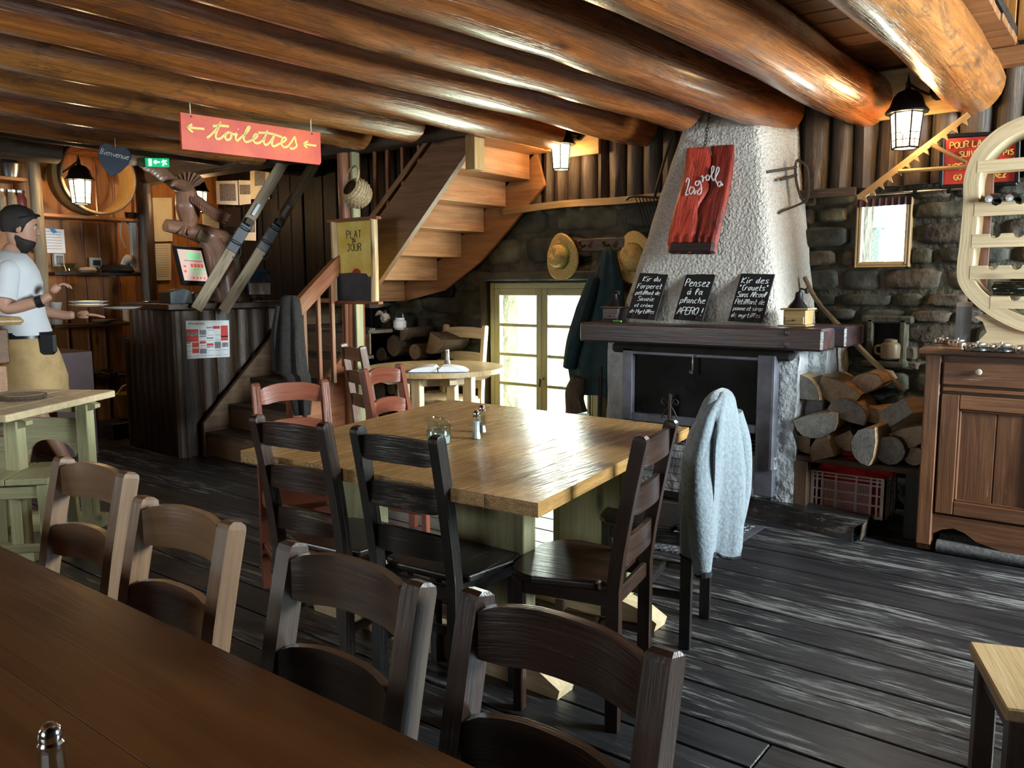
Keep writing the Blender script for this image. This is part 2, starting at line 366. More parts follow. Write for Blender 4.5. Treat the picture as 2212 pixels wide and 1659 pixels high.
M_['yellowtub']=plain('yellow_green_plastic',(.42,.38,.06),.5)
M_['bluebit']=plain('blue_pen_plastic',(.05,.22,.5),.4)
M_['plush']=plain('beige_plush',(.55,.43,.32),.95,var=.2,scale=120,bump=.6,sheen=.5)
M_['rug']=plain('grey_rolled_rug',(.09,.085,.085),.95,var=.4,scale=60,bump=.6)
M_['greenlight']=plain('green_plastic_pen',(.15,.5,.1),.4)
M_['knob']=plain('worn_porcelain_knob',(.5,.42,.35),.3)
# rough render, stone, plaster with relief
M_['plaster']=plain('rough_cream_render',(.66,.62,.56),.85,var=.12,scale=60,bump=1.0,bdist=.035)
M_['plaster2']=plain('rough_blue_white_render',(.50,.52,.54),.85,var=.18,scale=16,bump=1.0,bdist=.04)
M_['mortar']=plain('dark_olive_mortar',(.065,.058,.040),.95,var=.5,scale=9,bump=1.0,bdist=.05)
M_['stone']=plain('brown_grey_stone',(.050,.037,.026),.85,var=.5,scale=9,bump=1.0,bdist=.03,c2=(.13,.095,.06))
M_['stone2']=plain('olive_grey_stone',(.05,.048,.03),.85,var=.5,scale=7,bump=1.0,bdist=.03,c2=(.14,.125,.075))
M_['stonedk']=plain('sooty_dark_green_stone',(.022,.026,.02),.8,var=.5,scale=5,bump=.9,bdist=.04,c2=(.075,.07,.05))
M_['outside']=plain('sunlit_grass',(.35,.6,.15),.9)
# ---------------------------------------------------------------- stroke lettering
GL={'a':"46261513223345/465343"[:0]+"4626151322334546/464352",'b':"1912/142645443212",'c':"462614132242",'d':"4626141322334546/494352",'e':"14454626141322425",'f':"48392822/1646",
'g':"46261514233445/46413010",'h':"1912/14263645424252",'i':"262232/2829",'l':"133829181322",'m':"1612/14263532/34465552",'n':"1612/142636454252",'o':"2614132232444536264656",
'p':"1610/1526464543221315",'r':"1612/142646",'s':"46261543321 2".replace(' ',''),'t':"29232242/1646",'u':"1613223244/464352",'v':"163256",'y':"16133346/46413010",'z':"16461242",'q':"462614132244/4640",
'A':"123952/2545",'B':"12193948473616/3645433212",'C':"593927243252",'D':"121939575432 12".replace(' ',''),'E':"59191252/1646",'F':"591912/1646",'G':"58391714325255 35".replace(' ',''),'I':"2922",'J':"1959/4943322213",
'K':"1912/591552",'L':"191252",'M':"1219355952",'N':"12195259",'O':"391714324254574939",'P':"121949584616",'R':"121949584616/3652",'S':"592918275453 4212".replace(' ',''),'T':"1959/3932",'U':"191332425359",'V':"193259",'Z':"19591252",
'!':"2924/2221",'"':"1917/2927",'.':"1213",'<':"75176/1575"[:0]+"6515/361534",'-':"1545"}
GL['e']="144546261413224252"; GL['é']=GL['e']+"/3748";GL['è']=GL['e']+"/3928";GL['à']=GL['a']+"/3938";GL['É']=GL['E']+"/395a".replace('a','9')
GL['M']="1219355952"
def write(mb,txt,M,h,w=.0,cx=True,slant=0.,tilt=0.,adv=1.,th=.0015,fit=None):
    u=h/7.; adv_={' ':3.6,'i':3.6,'l':4,'I':3.6,'!':3,'.':2.6,'m':6.6,'M':7,'t':5,'f':5,'r':5,'<':8,'"':4}
    W=sum(adv_.get(c,5.6)*adv for c in txt)*u
    if fit and W>fit: M=M@Matrix.Diagonal((fit/W,1,1,1))
    x=-W/2 if cx else 0
    for c in txt:
        if c!=' ':
            for st in GL[c].split('/'):
                p=[(int(st[i]),int(st[i+1])) for i in range(0,len(st)-1,2)]
                q=[]
                for a,b in p:
                    X=x+a*u+(b-2)*u*slant; Y=(b-2)*u+X*tilt; q.append(M@Vector((X,Y,th)))
                if len(q)>1:
                    nrm=(M.to_3x3()@Vector((0,0,1))).normalized(); mb.bar(q,w or u*.75,th*2,up=nrm,k=3 if len(q)>2 else 1)
        x+=adv_.get(c,5.6)*u*adv
# note: bar() uses 'up' to derive its width direction, so the stroke lies flat on its board
# ---------------------------------------------------------------- floor
fl=MB().box(((WX+EX)/2,(WY+SY)/2,-.06),(EX-WX+.6,WY-SY+1,.08),bev=0).build('floor',M_['dark'])
tag(fl,'dark worn plank floor of the dining room','floor',kind='structure')
y=SY;row=0
while y<WY+.02:
    w=rnd.choice((.175,.195,.215,.16)); x=WX-.1
    cuts=[WX-.1]+sorted(rnd.uniform(WX+1,EX-.5) for _ in range(2))+[EX+.1]
    for a,b in zip(cuts,cuts[1:]):
        if b-a<.4: continue
        MB().box(((a+b)/2,y+w/2,-.012+rnd.uniform(-.0015,.0015)),(b-a-.005,w-.009,.024),bev=.003).build('floor_board',M_['floor'],fl)
    y+=w;row+=1
# ---------------------------------------------------------------- ceiling
CZ=2.575
ce=MB()
ce.box((WX/2-.3,(SY+4.3)/2,CZ+.09),(-WX-.7,4.3-SY,.05),bev=0).box((-1.98,4.75,CZ+.09),(2.7,.9,.05),bev=0)
ce=ce.build('ceiling',M_['dark']);tag(ce,'low plank ceiling above the round logs','ceiling',kind='structure')
y=SY
while y<WY-.02:
    w=rnd.choice((.13,.15,.17,.19)); x0=WX if y+w<4.3 else -3.35
    e1=-.62+rnd.uniform(-.012,.012)
    cuts=[x0]+([x0+rnd.uniform(2,4)] if x0<-5 else [])+[e1]
    for a,b in zip(cuts,cuts[1:]):
        MB().box(((a+b)/2,y+w/2,CZ+.02+rnd.uniform(-.003,.003)),(b-a-.003,w-.006,.035),bev=.004).build('ceiling_board',M_['ceil'],ce)
    y+=w
rf=MB().box(((WX+EX)/2,(WY+SY)/2,4.9),(EX-WX+1,WY-SY+1,.1),bev=0).build('ceiling',M_['dark']); tag(rf,'dark high roof over the open stairwell','ceiling',kind='structure')
# ---------------------------------------------------------------- walls
def holes_wall(name,mat,x0,x1,z0,z1,holes,place,label):
    xs=sorted(set([x0,x1]+[h[i] for h in holes for i in(0,1)])); zs=sorted(set([z0,z1]+[h[i] for h in holes for i in(2,3)])); mb=MB()
    for a,b in zip(xs,xs[1:]):
        for c,d in zip(zs,zs[1:]):
            mx,mz=(a+b)/2,(c+d)/2
            if any(h[0]<mx<h[1] and h[2]<mz<h[3] for h in holes): continue
            place(mb,a,b,c,d)
    o=mb.build(name,mat); return tag(o,label,'wall',kind='structure')
DW=(-4.24,-3.20,.22,1.37)    # french window opening
SW=(at(1858,437,Y=WY).x-.015,at(1964,437,Y=WY).x+.02,at(1857,573,Y=WY).z-.015,at(1860,432,Y=WY).z)
NI=(at(1893,700,Y=WY).x,at(1948,700,Y=WY).x,at(1920,779,Y=WY).z,at(1920,697,Y=WY).z)
wb=holes_wall('wall_back',M_['mortar'],WX-.3,EX+.3,-.1,4.9,[DW,SW],lambda mb,a,b,c,d:mb.box(((a+b)/2,WY+.17+.03,(c+d)/2),(b-a,.34,d-c),bev=0),'stone and timber back wall with french window')
wl=holes_wall('wall_left',M_['dark'],SY-.3,WY+.3,-.1,4.9,[],lambda mb,a,b,c,d:mb.box((WX-.2,(a+b)/2,(c+d)/2),(.3,b-a,d-c),bev=0),'left wall of orange pine boards behind the bar')
wr=holes_wall('wall_right',M_['slab'],SY-.3,WY+.3,-.1,4.9,[(3.25,4.85,1.2,2.5)],lambda mb,a,b,c,d:mb.box((EX+.17,(a+b)/2,(c+d)/2),(.3,b-a,d-c),bev=0),'timber right wall with a window')
wf=holes_wall('wall_front',M_['slab'],WX-.3,EX+.3,-.1,4.9,[(-1.65,-.15,1.25,2.25),(-6.05,-4.75,1.25,2.25)],lambda mb,a,b,c,d:mb.box(((a+b)/2,SY-.17,(c+d)/2),(b-a,.3,d-c),bev=0),'timber wall behind the camera with two windows')
# stones of the back wall
holes=[DW,SW,NI]
def stones(x0,x1,z0,z1,mats,hs,proud=.035):
    z=z0
    while z<z1-.02:
        h=min(rnd.uniform(*hs),z1-z); x=x0-rnd.uniform(0,.2)
        while x<x1:
            w=rnd.uniform(1.1,4.0)*h**.75*.55; a,b=max(x,x0),min(x+w,x1)
            cz=z+h/2;hit=None
            for H in holes:
                if z<H[3]-.01 and z+h>H[2]+.01 and a<H[1] and b>H[0]: hit=H
            if hit:
                if a<hit[0]-.05: b=hit[0]
                elif b>hit[1]+.03: a=hit[1]
                else: x=max(hit[1],x+w);continue
            if b-a>.04:
                n=7; poly=[]
                for k in range(8):
                    an=2*PI*(k+.5)/8; sx=math.copysign(abs(math.cos(an))**.45,math.cos(an));sz=math.copysign(abs(math.sin(an))**.45,math.sin(an))
                    poly.append(((b-a)/2*sx*rnd.uniform(.84,1),h/2*sz*rnd.uniform(.8,1.)))
                d=rnd.uniform(.012,proud+.02); t=rnd.uniform(-.2,.2)
                mb=MB(); c=Vector(((a+b)/2,WY+.03,cz)); Z0=[c+Vector((p[0]*math.cos(t),.0,p[1])) for p in poly]
                Z1=[c+Vector((p[0]*.93,-d*.65,p[1]*.93)) for p in poly]; Z2=[c+Vector((p[0]*.72,-d+rnd.uniform(-.006,.006),p[1]*.7)) for p in poly]
                mb.loft([Z0,Z1,Z2]); mb.build('stone',M_[rnd.choice(mats)],wb,smooth=True,ang=50)
            x=max(b,x+w*.5)+.006
        z+=h+.006
stones(-1.75,.75,.9,1.9,('stone','stone2','stonedk','stone'),(.045,.15))
stones(-1.75,.2,0,.9,('stone','stone2'),(.12,.22))
stones(-5.6,-2.5,.3,1.93,('stonedk','stonedk','stone2'),(.14,.26),.015)
# niche beside the cabinet: flat dark panel whose colour stands for the shade of a recess
nic=MB(); nx0,nx1,nz0,nz1=NI
nic.box(((nx0+nx1)/2,WY+.026,(nz0+nz1)/2),(nx1-nx0,.01,nz1-nz0),bev=0)
nic.build('niche_shade_panel',M_['firebrick'],wb)
for a in (nx0-.02,nx1+.02): MB().box((a,WY-.02,(nz0+nz1)/2),(.035,.10,nz1-nz0+.05),bev=.008).build('niche_jamb',M_['stone2'],wb)
MB().box(((nx0+nx1)/2,WY-.045,nz0-.015),(nx1-nx0+.1,.16,.03),bev=.008).build('niche_sill',M_['stone2'],wb)
MB().box(((nx0+nx1)/2,WY-.02,nz1+.02),(nx1-nx0+.14,.10,.045),bev=.01).build('niche_lintel',M_['stonedk'],wb)
# vertical slabs above the stone
x=-4.75
while x<EX:
    w=rnd.uniform(.09,.17)
    if x>-.3 : w=.16
    lo=1.955+.0*x if x<-2 else 1.915
    top=2.62 if x<-.75 else 2.5
    mb=MB(); c=Vector((x+w/2,WY-.0,0)); ln=rnd.uniform(-.03,.03)
    rings=[]
    for z in (lo,lo+(top-lo)*.33,lo+(top-lo)*.66,top):
        rings.append([Vector((c.x+ln*(z-lo)+w/2*q*rnd.uniform(.94,1.0),WY+.035-dd,z)) for q,dd in((-1,0),(-.97,.03),(-.6,.055+rnd.uniform(0,.012)),(.1,.065+rnd.uniform(0,.02)),(.65,.052),(.97,.03),(1,0))])
    mb.loft(rings); mb.t=[(v.z,v.x,v.y) for v in mb.v]; mb.build('slab',M_['slab'] if x<-.3 else M_['dark'],wb,smooth=True,ang=50)
    x+=w+.004
# dark boards of the back wall behind stairs and bar, full height
x=WX+.02
while x<-4.78:
    w=rnd.uniform(.13,.2)
    lo=0 if x<-5.62 else 1.25
    MB().box((x+w/2,WY-.0+rnd.uniform(-.008,.008),(lo+4.2)/2),(w-.006,.045,4.2-lo),bev=.008).build('board',M_['black'],wb); x+=w
# upper gable boards (open to the roof on the right)
x=-.95;k=0
while x<EX:
    w=.13+rnd.uniform(-.02,.03)
    m_='pineor' if x<-.62 else ('rail' if x<-.4 else ('bar' if x<-.2 else 'dark'))  # wood choice paints warm light fading: orange boards left, dark ones right
    MB().box((x+w/2,WY-.0,3.5),(w-.005,.04,1.75),bev=.006).build('board',M_[m_],wb); x+=w
def trim(name,mb,m,label): o=mb.build(name,m); return tag(o,label,'trim',kind='structure')
trim('trim_1',MB().bar([(-4.05,WY-.05,1.925),(-3.5,WY-.055,1.95),(-3.0,WY-.05,1.945),(-2.35,WY-.055,1.96)],.05,[.05,.06,.05,.045],up=(0,1,0),k=3),M_['oak'],'pale wavy batten above the hats on the back wall')
trim('trim_2',MB().bar([(-1.84,WY-.05,1.90),(-1.4,WY-.05,1.897)],.05,.032,up=(0,1,0)),M_['slab'],'grey batten right of the chimney')
trim('trim_3',MB().box((.5,WY-.08,2.53),(2.6,.1,.09)),M_['ceil'],'horizontal beam under the gable boards')
a=at(1865,268,Y=WY-.06);b=at(2075,238,Y=WY-.06)
for (p,q,nm,lb) in((a.x,b.x,'trim_4','pale soffit board behind the right lantern'),(at(1236,346,Y=WY-.06).x-.14,at(1298,338,Y=WY-.06).x,'trim_5','pale soffit board behind the left lantern')):
    trim(nm,MB().box(((p+q)/2,WY-.075,2.42),(q-p,.03,.27)),M_['oak'],lb)
# orange boards on the left wall and batten strips
y=SY
while y<WY:
    w=rnd.uniform(.15,.21)
    MB().box((WX-.03,y+w/2,1.3),(.03,w-.006,2.6),bev=.006).build('board',M_['pineor'],wl)
    MB().tube([(WX-.015,y+w,0),(WX-.015,y+w,2.55)],.014,6).build('batten',M_['rail'],wl)
    y+=w
y=SY
# ---------------------------------------------------------------- ceiling logs
logs=[(-.80,-.86,-2.2,WY-.04,.150,'log2','rightmost log beside the open stairwell'),(-1.36,-1.62,-2.2,WY-.04,.150,'log','second log from the right, ending left of the right lantern'),
(-1.87,-2.32,-2.2,WY-.04,.142,'log','third log, ending just right of the chimney'),(-2.32,-2.78,-2.2,4.72,.138,'log','rough log ending against the chimney top'),
(-2.84,-3.10,-2.2,WY-.04,.134,'log','smooth shiny log ending above the left lantern'),(-3.40,-3.55,-2.2,4.86,.135,'log','log ending over the top of the staircase'),
(-3.95,-4.05,-2.2,4.02,.138,'log2','golden log with its cut end over the log post'),(-4.50,-4.52,-2.2,4.06,.132,'log2','log from which the red toilets sign hangs'),
(-5.1,-5.1,-2.2,4.08,.130,'log','log just left of the toilets sign'),(-5.7,-5.72,-2.2,4.08,.130,'log2','log above the bar front'),
(-6.3,-6.33,-2.2,WY-.06,.10,'slab','dark log above the bar till'),(-7.25,-7.3,-2.2,3.2,.10,'slab','dark log above the bartender passage')]
for xe,xs,y0,y1,r,m_,lb in logs:
    xs2=xe+(xs-xe)*(5.2+2.2)/5.2*.85 if xe>-3 else xs
    mb=MB(); N=26; P=[(xs2+(xe-xs2)*i/N+.012*math.sin(i*.7+xe*9),y0+(y1-y0)*i/N,CZ-r-.004+.006*math.sin(i*.5+xe)) for i in range(N+1)]
    mb.tube(P,[r*.98,r*1.0,r*.97,r*1.0,r],22,jit=.055)
    o=mb.build('ceiling_log',M_[m_],smooth=True,ang=40); tag(o,'round varnished ceiling beam: '+lb,'beam','round logs carrying the ceiling')
# header beam and log post
o=MB().box((-5.75,4.22,2.44),(4.7,.2,.22),bev=.03).build('header_beam',M_['slab']);tag(o,'dark squared timber header carrying the cut log ends','beam')
o=MB().box((-3.05,4.3,2.5),(.02,.02,.02)).build if False else None
pp=at(762,660,Y=4.22)
post=thing('log_post','round reddish log post under the header beam beside the stairs','post',(pp.x,4.22,0))
MB().tube([(pp.x-.012,4.22,0),(pp.x,4.22,.8),(pp.x+.01,4.22,1.6),(pp.x,4.22,2.33)],[.092,.088,.085,.088],16,jit=.06,k=3).build('trunk',M_['rail'],post,smooth=True)
MB().box((pp.x+.098,4.19,1.17),(.028,.07,2.34)).build('side_board',M_['greenpine'],post); 
# ---------------------------------------------------------------- french window
def window_frame(name,label,x0,x1,z0,z1,Y,fw_,mat,leaves,mun,muntw=.025,glassm='pane'):
    t=thing(name,label,'window',((x0+x1)/2,Y,z0),kind='structure')
    f=MB().box((x0+fw_/2,Y,(z0+z1)/2),(fw_,.09,z1-z0)).box((x1-fw_/2,Y,(z0+z1)/2),(fw_,.09,z1-z0)).box(((x0+x1)/2,Y,z1-fw_/2),(x1-x0-2*fw_,.088,fw_)).box(((x0+x1)/2,Y,z0+fw_/2),(x1-x0-2*fw_,.088,fw_))
    f.build('window_frame',mat,t)
    W=(x1-x0-2*fw_)/leaves
    for i in range(leaves):
        a=x0+fw_+W*i;b=a+W;s=.055 if leaves>1 else .02
        q=MB().box((a+s/2,Y-.02,(z0+z1)/2),(s-.003,.05,z1-z0-2*fw_)).box((b-s/2,Y-.02,(z0+z1)/2),(s-.003,.05,z1-z0-2*fw_)).box(((a+b)/2,Y-.02,z1-fw_-s/2),(W-2*s,.048,s)).box(((a+b)/2,Y-.02,z0+fw_+s/2),(W-2*s,.048,s))
        lf=q.build('leaf_frame',mat,t)
        H=(z1-z0-2*fw_-2*s)
        for k in range(1,mun): MB().box(((a+b)/2,Y-.02,z0+fw_+s+H*k/mun),(W-2*s,.04,muntw)).build('muntin',mat,lf)
        for k in range(mun): MB().box(((a+b)/2,Y-.015,z0+fw_+s+H*(k+.5)/mun),(W-2*s,.004,H/mun-muntw*.6),bev=0).build('pane',M_[glassm],lf)
    return t
fwn=window_frame('window_1','pale wooden french window glowing white beside the coat',DW[0],DW[1],DW[2],DW[3],WY+.04,.045,M_['greenpine'],2,4)
MB().tube([(-3.70,WY-.0,.62),(-3.70,WY-.05,.62),(-3.70,WY-.06,.56)],.008,8).build('latch_handle',M_['iron'],fwn)
MB().box((-4.28,WY-.02,.86),(.05,.06,1.2)).build('side_trim',M_['slab'],fwn)
MB().box((-3.72,WY-.03,1.42),(1.25,.1,.07),bev=.012).build('lintel',M_['stonedk'],fwn)
sw=window_frame('window_2','small square window in the stone wall left of the wine rack',SW[0],SW[1],SW[2],SW[3],WY+.03,.014,M_['oak'],1,1)
mb=MB();n=26;w=SW[1]-SW[0]
for k in range(n): pass
rr=[[Vector((SW[0]+w*j/n,WY-.03+.008*math.sin(j*2.1),z)) for j in range(n+1)] for z in(SW[3]-.0,SW[3]-.02,SW[3]-.045)]
mb.loft(rr,caps=False,closed=False); mb.build('valance',M_['maroon'],sw,smooth=True)
# what stands outside the small window
o=thing('church_spire','slim grey church spire seen outside the small window','building',(SW[0]+.15,WY+8,0))
q0=at(1908,470,Y=WY+8);q1=at(1905,570,Y=WY+8)
MB().box((q0.x-.1,WY+8,(q0.z-.15-.2)/2),(.2,.3,q0.z-.15+.2)).build('tower',M_['postergrey'],o);MB().lathe([(.2,0),(.02,.5),(0.001,.62)],4,(q0.x-.1,WY+8,q0.z-.16)).build('roof',M_['postergrey'],o)
gp=MB().box((-2,WY+9,-.3),(40,16,.2),bev=0).build('meadow',M_['outside']);tag(gp,'sunlit grass slope outside the french window','ground',kind='structure')
# right and rear windows
def framer(name,label,X=None,Y=None,a=0,b=1,z0=0,z1=1):
    c=((a+b)/2,Y,z0) if Y is not None else (X,(a+b)/2,z0)
    t=thing(name,label,'window',c,kind='structure');mb=MB()
    P=lambda u,z:(u,Y,z) if Y is not None else (X,u,z)
    S=lambda l,h:(l,.06,h) if Y is not None else (.06,l,h)
    mb.box(P(a+.03,(z0+z1)/2),S(.06,z1-z0)).box(P(b-.03,(z0+z1)/2),S(.06,z1-z0)).box(P((a+b)/2,z0+.03),S(b-a-.12,.06)).box(P((a+b)/2,z1-.03),S(b-a-.12,.06)).box(P((a+b)/2,(z0+z1)/2),S(.05,z1-z0-.12))
    mb.build('window_frame',M_['oak'],t)
    MB().box(P((a+b)/2,(z0+z1)/2),[min(x,.004) if i==(1 if Y is not None else 0) else x for i,x in enumerate(S(b-a-.1,z1-z0-.1))],bev=0).build('pane',M_['pane'],t)
framer('window_3','window in the right wall, outside the picture',X=EX+.1,a=3.25,b=4.85,z0=1.2,z1=2.5)
framer('window_4','unseen right-hand window behind the camera, added for the fill light',Y=SY-.1,a=-1.65,b=-.15,z0=1.25,z1=2.25)
framer('window_5','left-hand window behind the camera',Y=SY-.1,a=-6.05,b=-4.75,z0=1.25,z1=2.25)
# ---------------------------------------------------------------- fireplace
FY=4.56
fp=thing('fireplace','white rendered fireplace with tapering chimney hood and steel-framed glass','fireplace',(-2.12,4.9,0))
def hood():
    base=[(-2.70,4.60),(-1.64,4.60),(-1.62,WY),(-2.80,WY)]; topp=[(-2.30,4.86),(-1.94,4.86),(-1.80,WY),(-2.42,WY)]
    rings=[];n=16
    for i in range(n+1):
        t=i/n;z=1.10+t*1.48; r=[]
        cs=[(base[k][0]*(1-t)+topp[k][0]*t,base[k][1]*(1-t)+topp[k][1]*t) for k in range(4)]
        for k in range(4):
            a,b=cs[k],cs[(k+1)%4]; m=14 if k!=2 else 2
            for j in range(m):
                u=j/m; e=.035*max(0,1-min(u,1-u)*12) if k!=2 else 0
                x=a[0]*(1-u)+b[0]*u;y=a[1]*(1-u)+b[1]*u
                cx,cy=-2.1,4.95; d=noise.noise(Vector((x*7,y*7,z*7)))*.008
                r.append(Vector((x+(cx-x)*e+d,y+(cy-y)*e+d if y<WY-.01 else y,z)))
        rings.append(r)
    return MB().loft(rings)
hood().build('chimney_hood',M_['plaster'],fp,smooth=True,ang=60)
# body: side piers, back, shelf
L0,L1,R0,R1=at(1327,800,Y=FY).x-.02,at(1350,800,Y=FY).x,at(1676,800,Y=FY).x,at(1722,800,Y=FY).x
def rough(x0,x1,y0,y1,z0,z1,m,name,par,nx=5,ny=5,nz=12,amp=.012):
    rings=[]
    for i in range(nz+1):
        z=z0+(z1-z0)*i/nz;r=[]
        for (a,b,k) in(((x0,y0),(x1,y0),nx),((x1,y0),(x1,y1),ny),((x1,y1),(x0,y1),nx),((x0,y1),(x0,y0),ny)):
            for j in range(k):
                u=j/k;x=a[0]*(1-u)+b[0]*u;y=a[1]*(1-u)+b[1]*u;d=noise.noise(Vector((x*11,y*11,z*9)))*amp*1.6
                r.append(Vector((x+d,y+d,z)))
        rings.append(r)
    return MB().loft(rings).build(name,m,par,smooth=True,ang=60)
rough(L0-.03,L1,FY-.0,WY,.0,1.0,M_['plaster2'],'side_pier',fp)
rough(R0,R1,FY-.0,WY,.05,.985,M_['plaster2'],'side_pier',fp,nz=18)
rough(R1-.02,-1.42,4.75,WY,.55,.985,M_['plaster2'],'shoulder_block',fp)
MB().box((-2.1,5.12,.5),(1.2,.1,1.0)).build('fire_back',M_['firebrick'],fp)
MB().box((-2.1,4.87,.33),(.94,.55,.08)).build('hearth_floor',M_['firebrick'],fp)
rough(L1,R0+.03,FY-.06,4.75,.30,.37,M_['plaster2'],'hearth_ledge',fp,nx=14,nz=3)
rough(L1,R0,FY+.03,4.7,.05,.30,M_['plaster2'],'base_panel',fp,nx=14,nz=6)
MB().box((-2.1,FY+.02,.955),(1.15,.16,.06),bev=.015).build('soot_lintel',M_['firebrick'],fp)
# mantel
ma,mb_=at(1255,700,Y=4.43),at(1780,725,Y=4.43)
man=MB();xs=[ma.x,ma.x+.5,ma.x+1.1,mb_.x]
man.bar([(ma.x,4.52,1.055),(-2.4,4.515,1.05),(-1.9,4.51,1.045),(mb_.x,4.52,1.05)],.22,[.115,.125,.13,.125],up=(0,0,-1),k=3)
MB().box(((ma.x+mb_.x)/2,4.53,1.053),(mb_.x-ma.x,.24,.12),bev=.012).build('mantel_beam',M_['mantel'],fp)
MB().box(((ma.x+mb_.x)/2+.05,4.80,1.062),(mb_.x-ma.x+.02,.36,.115),bev=.01).build('mantel_shelf',M_['mantel'],fp)
for zz in(.035,-.03): MB().lathe([(.017,0),(.017,.006),(.012,.008)],14,M=frame((mb_.x-.19,4.411,1.053+zz),(1,0,0),(0,0,1))).build('peg_plug',M_['mantel'],fp,smooth=True)
# steel frame with glass
fx0,fx1=at(1350,760,Y=FY-.03).x,at(1682,780,Y=FY-.03).x
fz1=.955;fz0=at(1550,912,Y=FY-.03).z-.035; g=FY-.035
fr=MB().box((fx0+.035,g,(fz0+fz1)/2),(.07,.05,fz1-fz0)).box((fx1-.055,g,(.38+fz1)/2-.12),(.11,.052,fz1-.38+.24)).box(((fx0+fx1)/2-.02,g,fz1-.018),(fx1-fx0-.17,.045,.036)).box(((fx0+fx1)/2-.02,g,fz0+.02),(fx1-fx0-.175,.047,.05))
fr=fr.build('glass_door_frame',M_['metalframe'],fp)
MB().box((fx1-.012,g-.03,(.3+fz1)/2),(.022,.03,fz1-.3)).build('frame_rail',M_['metalframe'],fr)
MB().box(((fx0+fx1)/2-.02,g+.015,(fz0+fz1)/2),(fx1-fx0-.15,.006,fz1-fz0-.06),bev=0).build('glass_pane',M_['darkglass'],fr)
hp=at(1498,765,Y=g-.03)
h_=MB().box((hp.x,g-.035,hp.z-.045),(.012,.012,.1)).lathe([(.001,-.014),(.012,-.01),(.016,0),(.012,.01),(.001,.014)],14,(hp.x-.003,g-.05,hp.z-.105)).build('door_handle',M_['chrome'],fr,smooth=True)
MB().box((hp.x+.004,g-.034,hp.z+.0),(.03,.012,.01)).build('handle_bracket',M_['chrome'],fr)
# lower grille under the glass
for k in range(4): MB().box(((fx0+fx1)/2,g+.012,.385+.022*k),(fx1-fx0-.2,.01,.008)).build('grille_bar',M_['metalframe'],fp)
# andiron seen at the glass
ad=thing('andiron','wrought-iron andiron with scrolls behind the fireplace glass','andiron',(at(1447,880,Y=FY-.07).x,FY-.075,.46))
ax=at(1447,880,Y=FY-.075).x; a0,a1=at(1447,905,Y=FY-.075).z,at(1447,856,Y=FY-.075).z
MB().box((ax,FY-.075,(a0+a1)/2),(.022,.022,a1-a0)).lathe([(.016,0),(.018,.006),(.001,.02)],4,(ax,FY-.075,a1)).build('upright',M_['rust'],ad)
for s in(-1,1):
    pts=[(ax+s*(.012+.03*(1-math.cos(t))*1.0+0*t),FY-.078,a1-.055+.022*math.sin(t)) for t in[0,.6,1.2,1.9,2.6,3.3,4.2,5.0]]
    pts=[(ax+s*.01,FY-.078,a1-.05),(ax+s*.025,FY-.078,a1-.022),(ax+s*.045,FY-.078,a1-.018),(ax+s*.056,FY-.078,a1-.036),(ax+s*.045,FY-.078,a1-.05),(ax+s*.032,FY-.078,a1-.04)]
    MB().tube(pts,.004,6,k=4).build('scroll',M_['rust'],ad,smooth=True)
    MB().tube([(ax+s*.008,FY-.078,a1-.06),(ax+s*.03,FY-.078,a1-.09),(ax+s*.055,FY-.078,a0)],.005,6).build('brace',M_['rust'],ad)
for pt in ('leg',): MB().box((ax,FY-.075,(a0+.37)/2),(.03,.03,a0-.37)).build('foot_post',M_['rust'],ad)
# hearth kerb log
hk=thing('hearth_kerb','rough-hewn black timber kerb with a chipped end before the hearth','kerb',(-1.55,4.42,0))
def kerb():
    n=16;r=[]
    for i in range(n+1):
        x=-2.5+(1.40)*i/n; y=4.475-.09*(x+2.5)/1.4*0-.0+.0; y=at(1618,1117,Z=0).y*(1-(x+1.74)/.62)+at(1845,1172,Z=0).y*((x+1.74)/.62)
        j=lambda k:noise.noise(Vector((x*6,k,0)))*.02
        r.append([Vector((x,y+j(0),0)),Vector((x,y+.015+j(1),.075+j(5)*.4)),Vector((x,y+.04+j(2),.105+j(6)*.4)),Vector((x,y+.17,.115+j(3)*.4)),Vector((x,y+.2,.1)),Vector((x,y+.2,0))])
    r[-1]=[v+Vector((-.03 if k in(0,1) else .02,0,0)) for k,v in enumerate(r[-1])]
    m=MB().loft(r);m.t=[(v.x,v.y,v.z) for v in m.v];return m
kerb().build('kerb_beam',M_['floor'],hk,smooth=True,ang=35)
e=at(1850,1150,Z=.06)
MB().box((-1.095,e.y+.09,.055),(.012,.15,.085),(0,.12,.1)).build('chipped_end',M_['slab'],hk)
# chequer plate
a,b,c=at(1652,1140,Z=0),at(1548,1207,Z=0),at(1470,1120,Z=0)
pl=thing('floor_plate','grey chequer-plate metal sheet on the floor before the hearth','metal sheet',(-1.9,4.1,0))
MB().prism([(a.x,a.y),(b.x,b.y),(-2.35,b.y-.12),(-2.35,a.y)],.004,Matrix.Translation((0,0,.003))).build('sheet',M_['tread'],pl)
mb=MB()
for i in range(24):
    for j in range(17):
        x=-2.3+i*.031;y=3.66+j*.042
        if x<-1.63: mb.box((x,y,.006),(.022,.006,.003),(0,0,R(45) if (i+j)%2 else R(-45)),bev=0)
tag(mb.build('raised_lugs',M_['tread'],pl),kind='stuff')
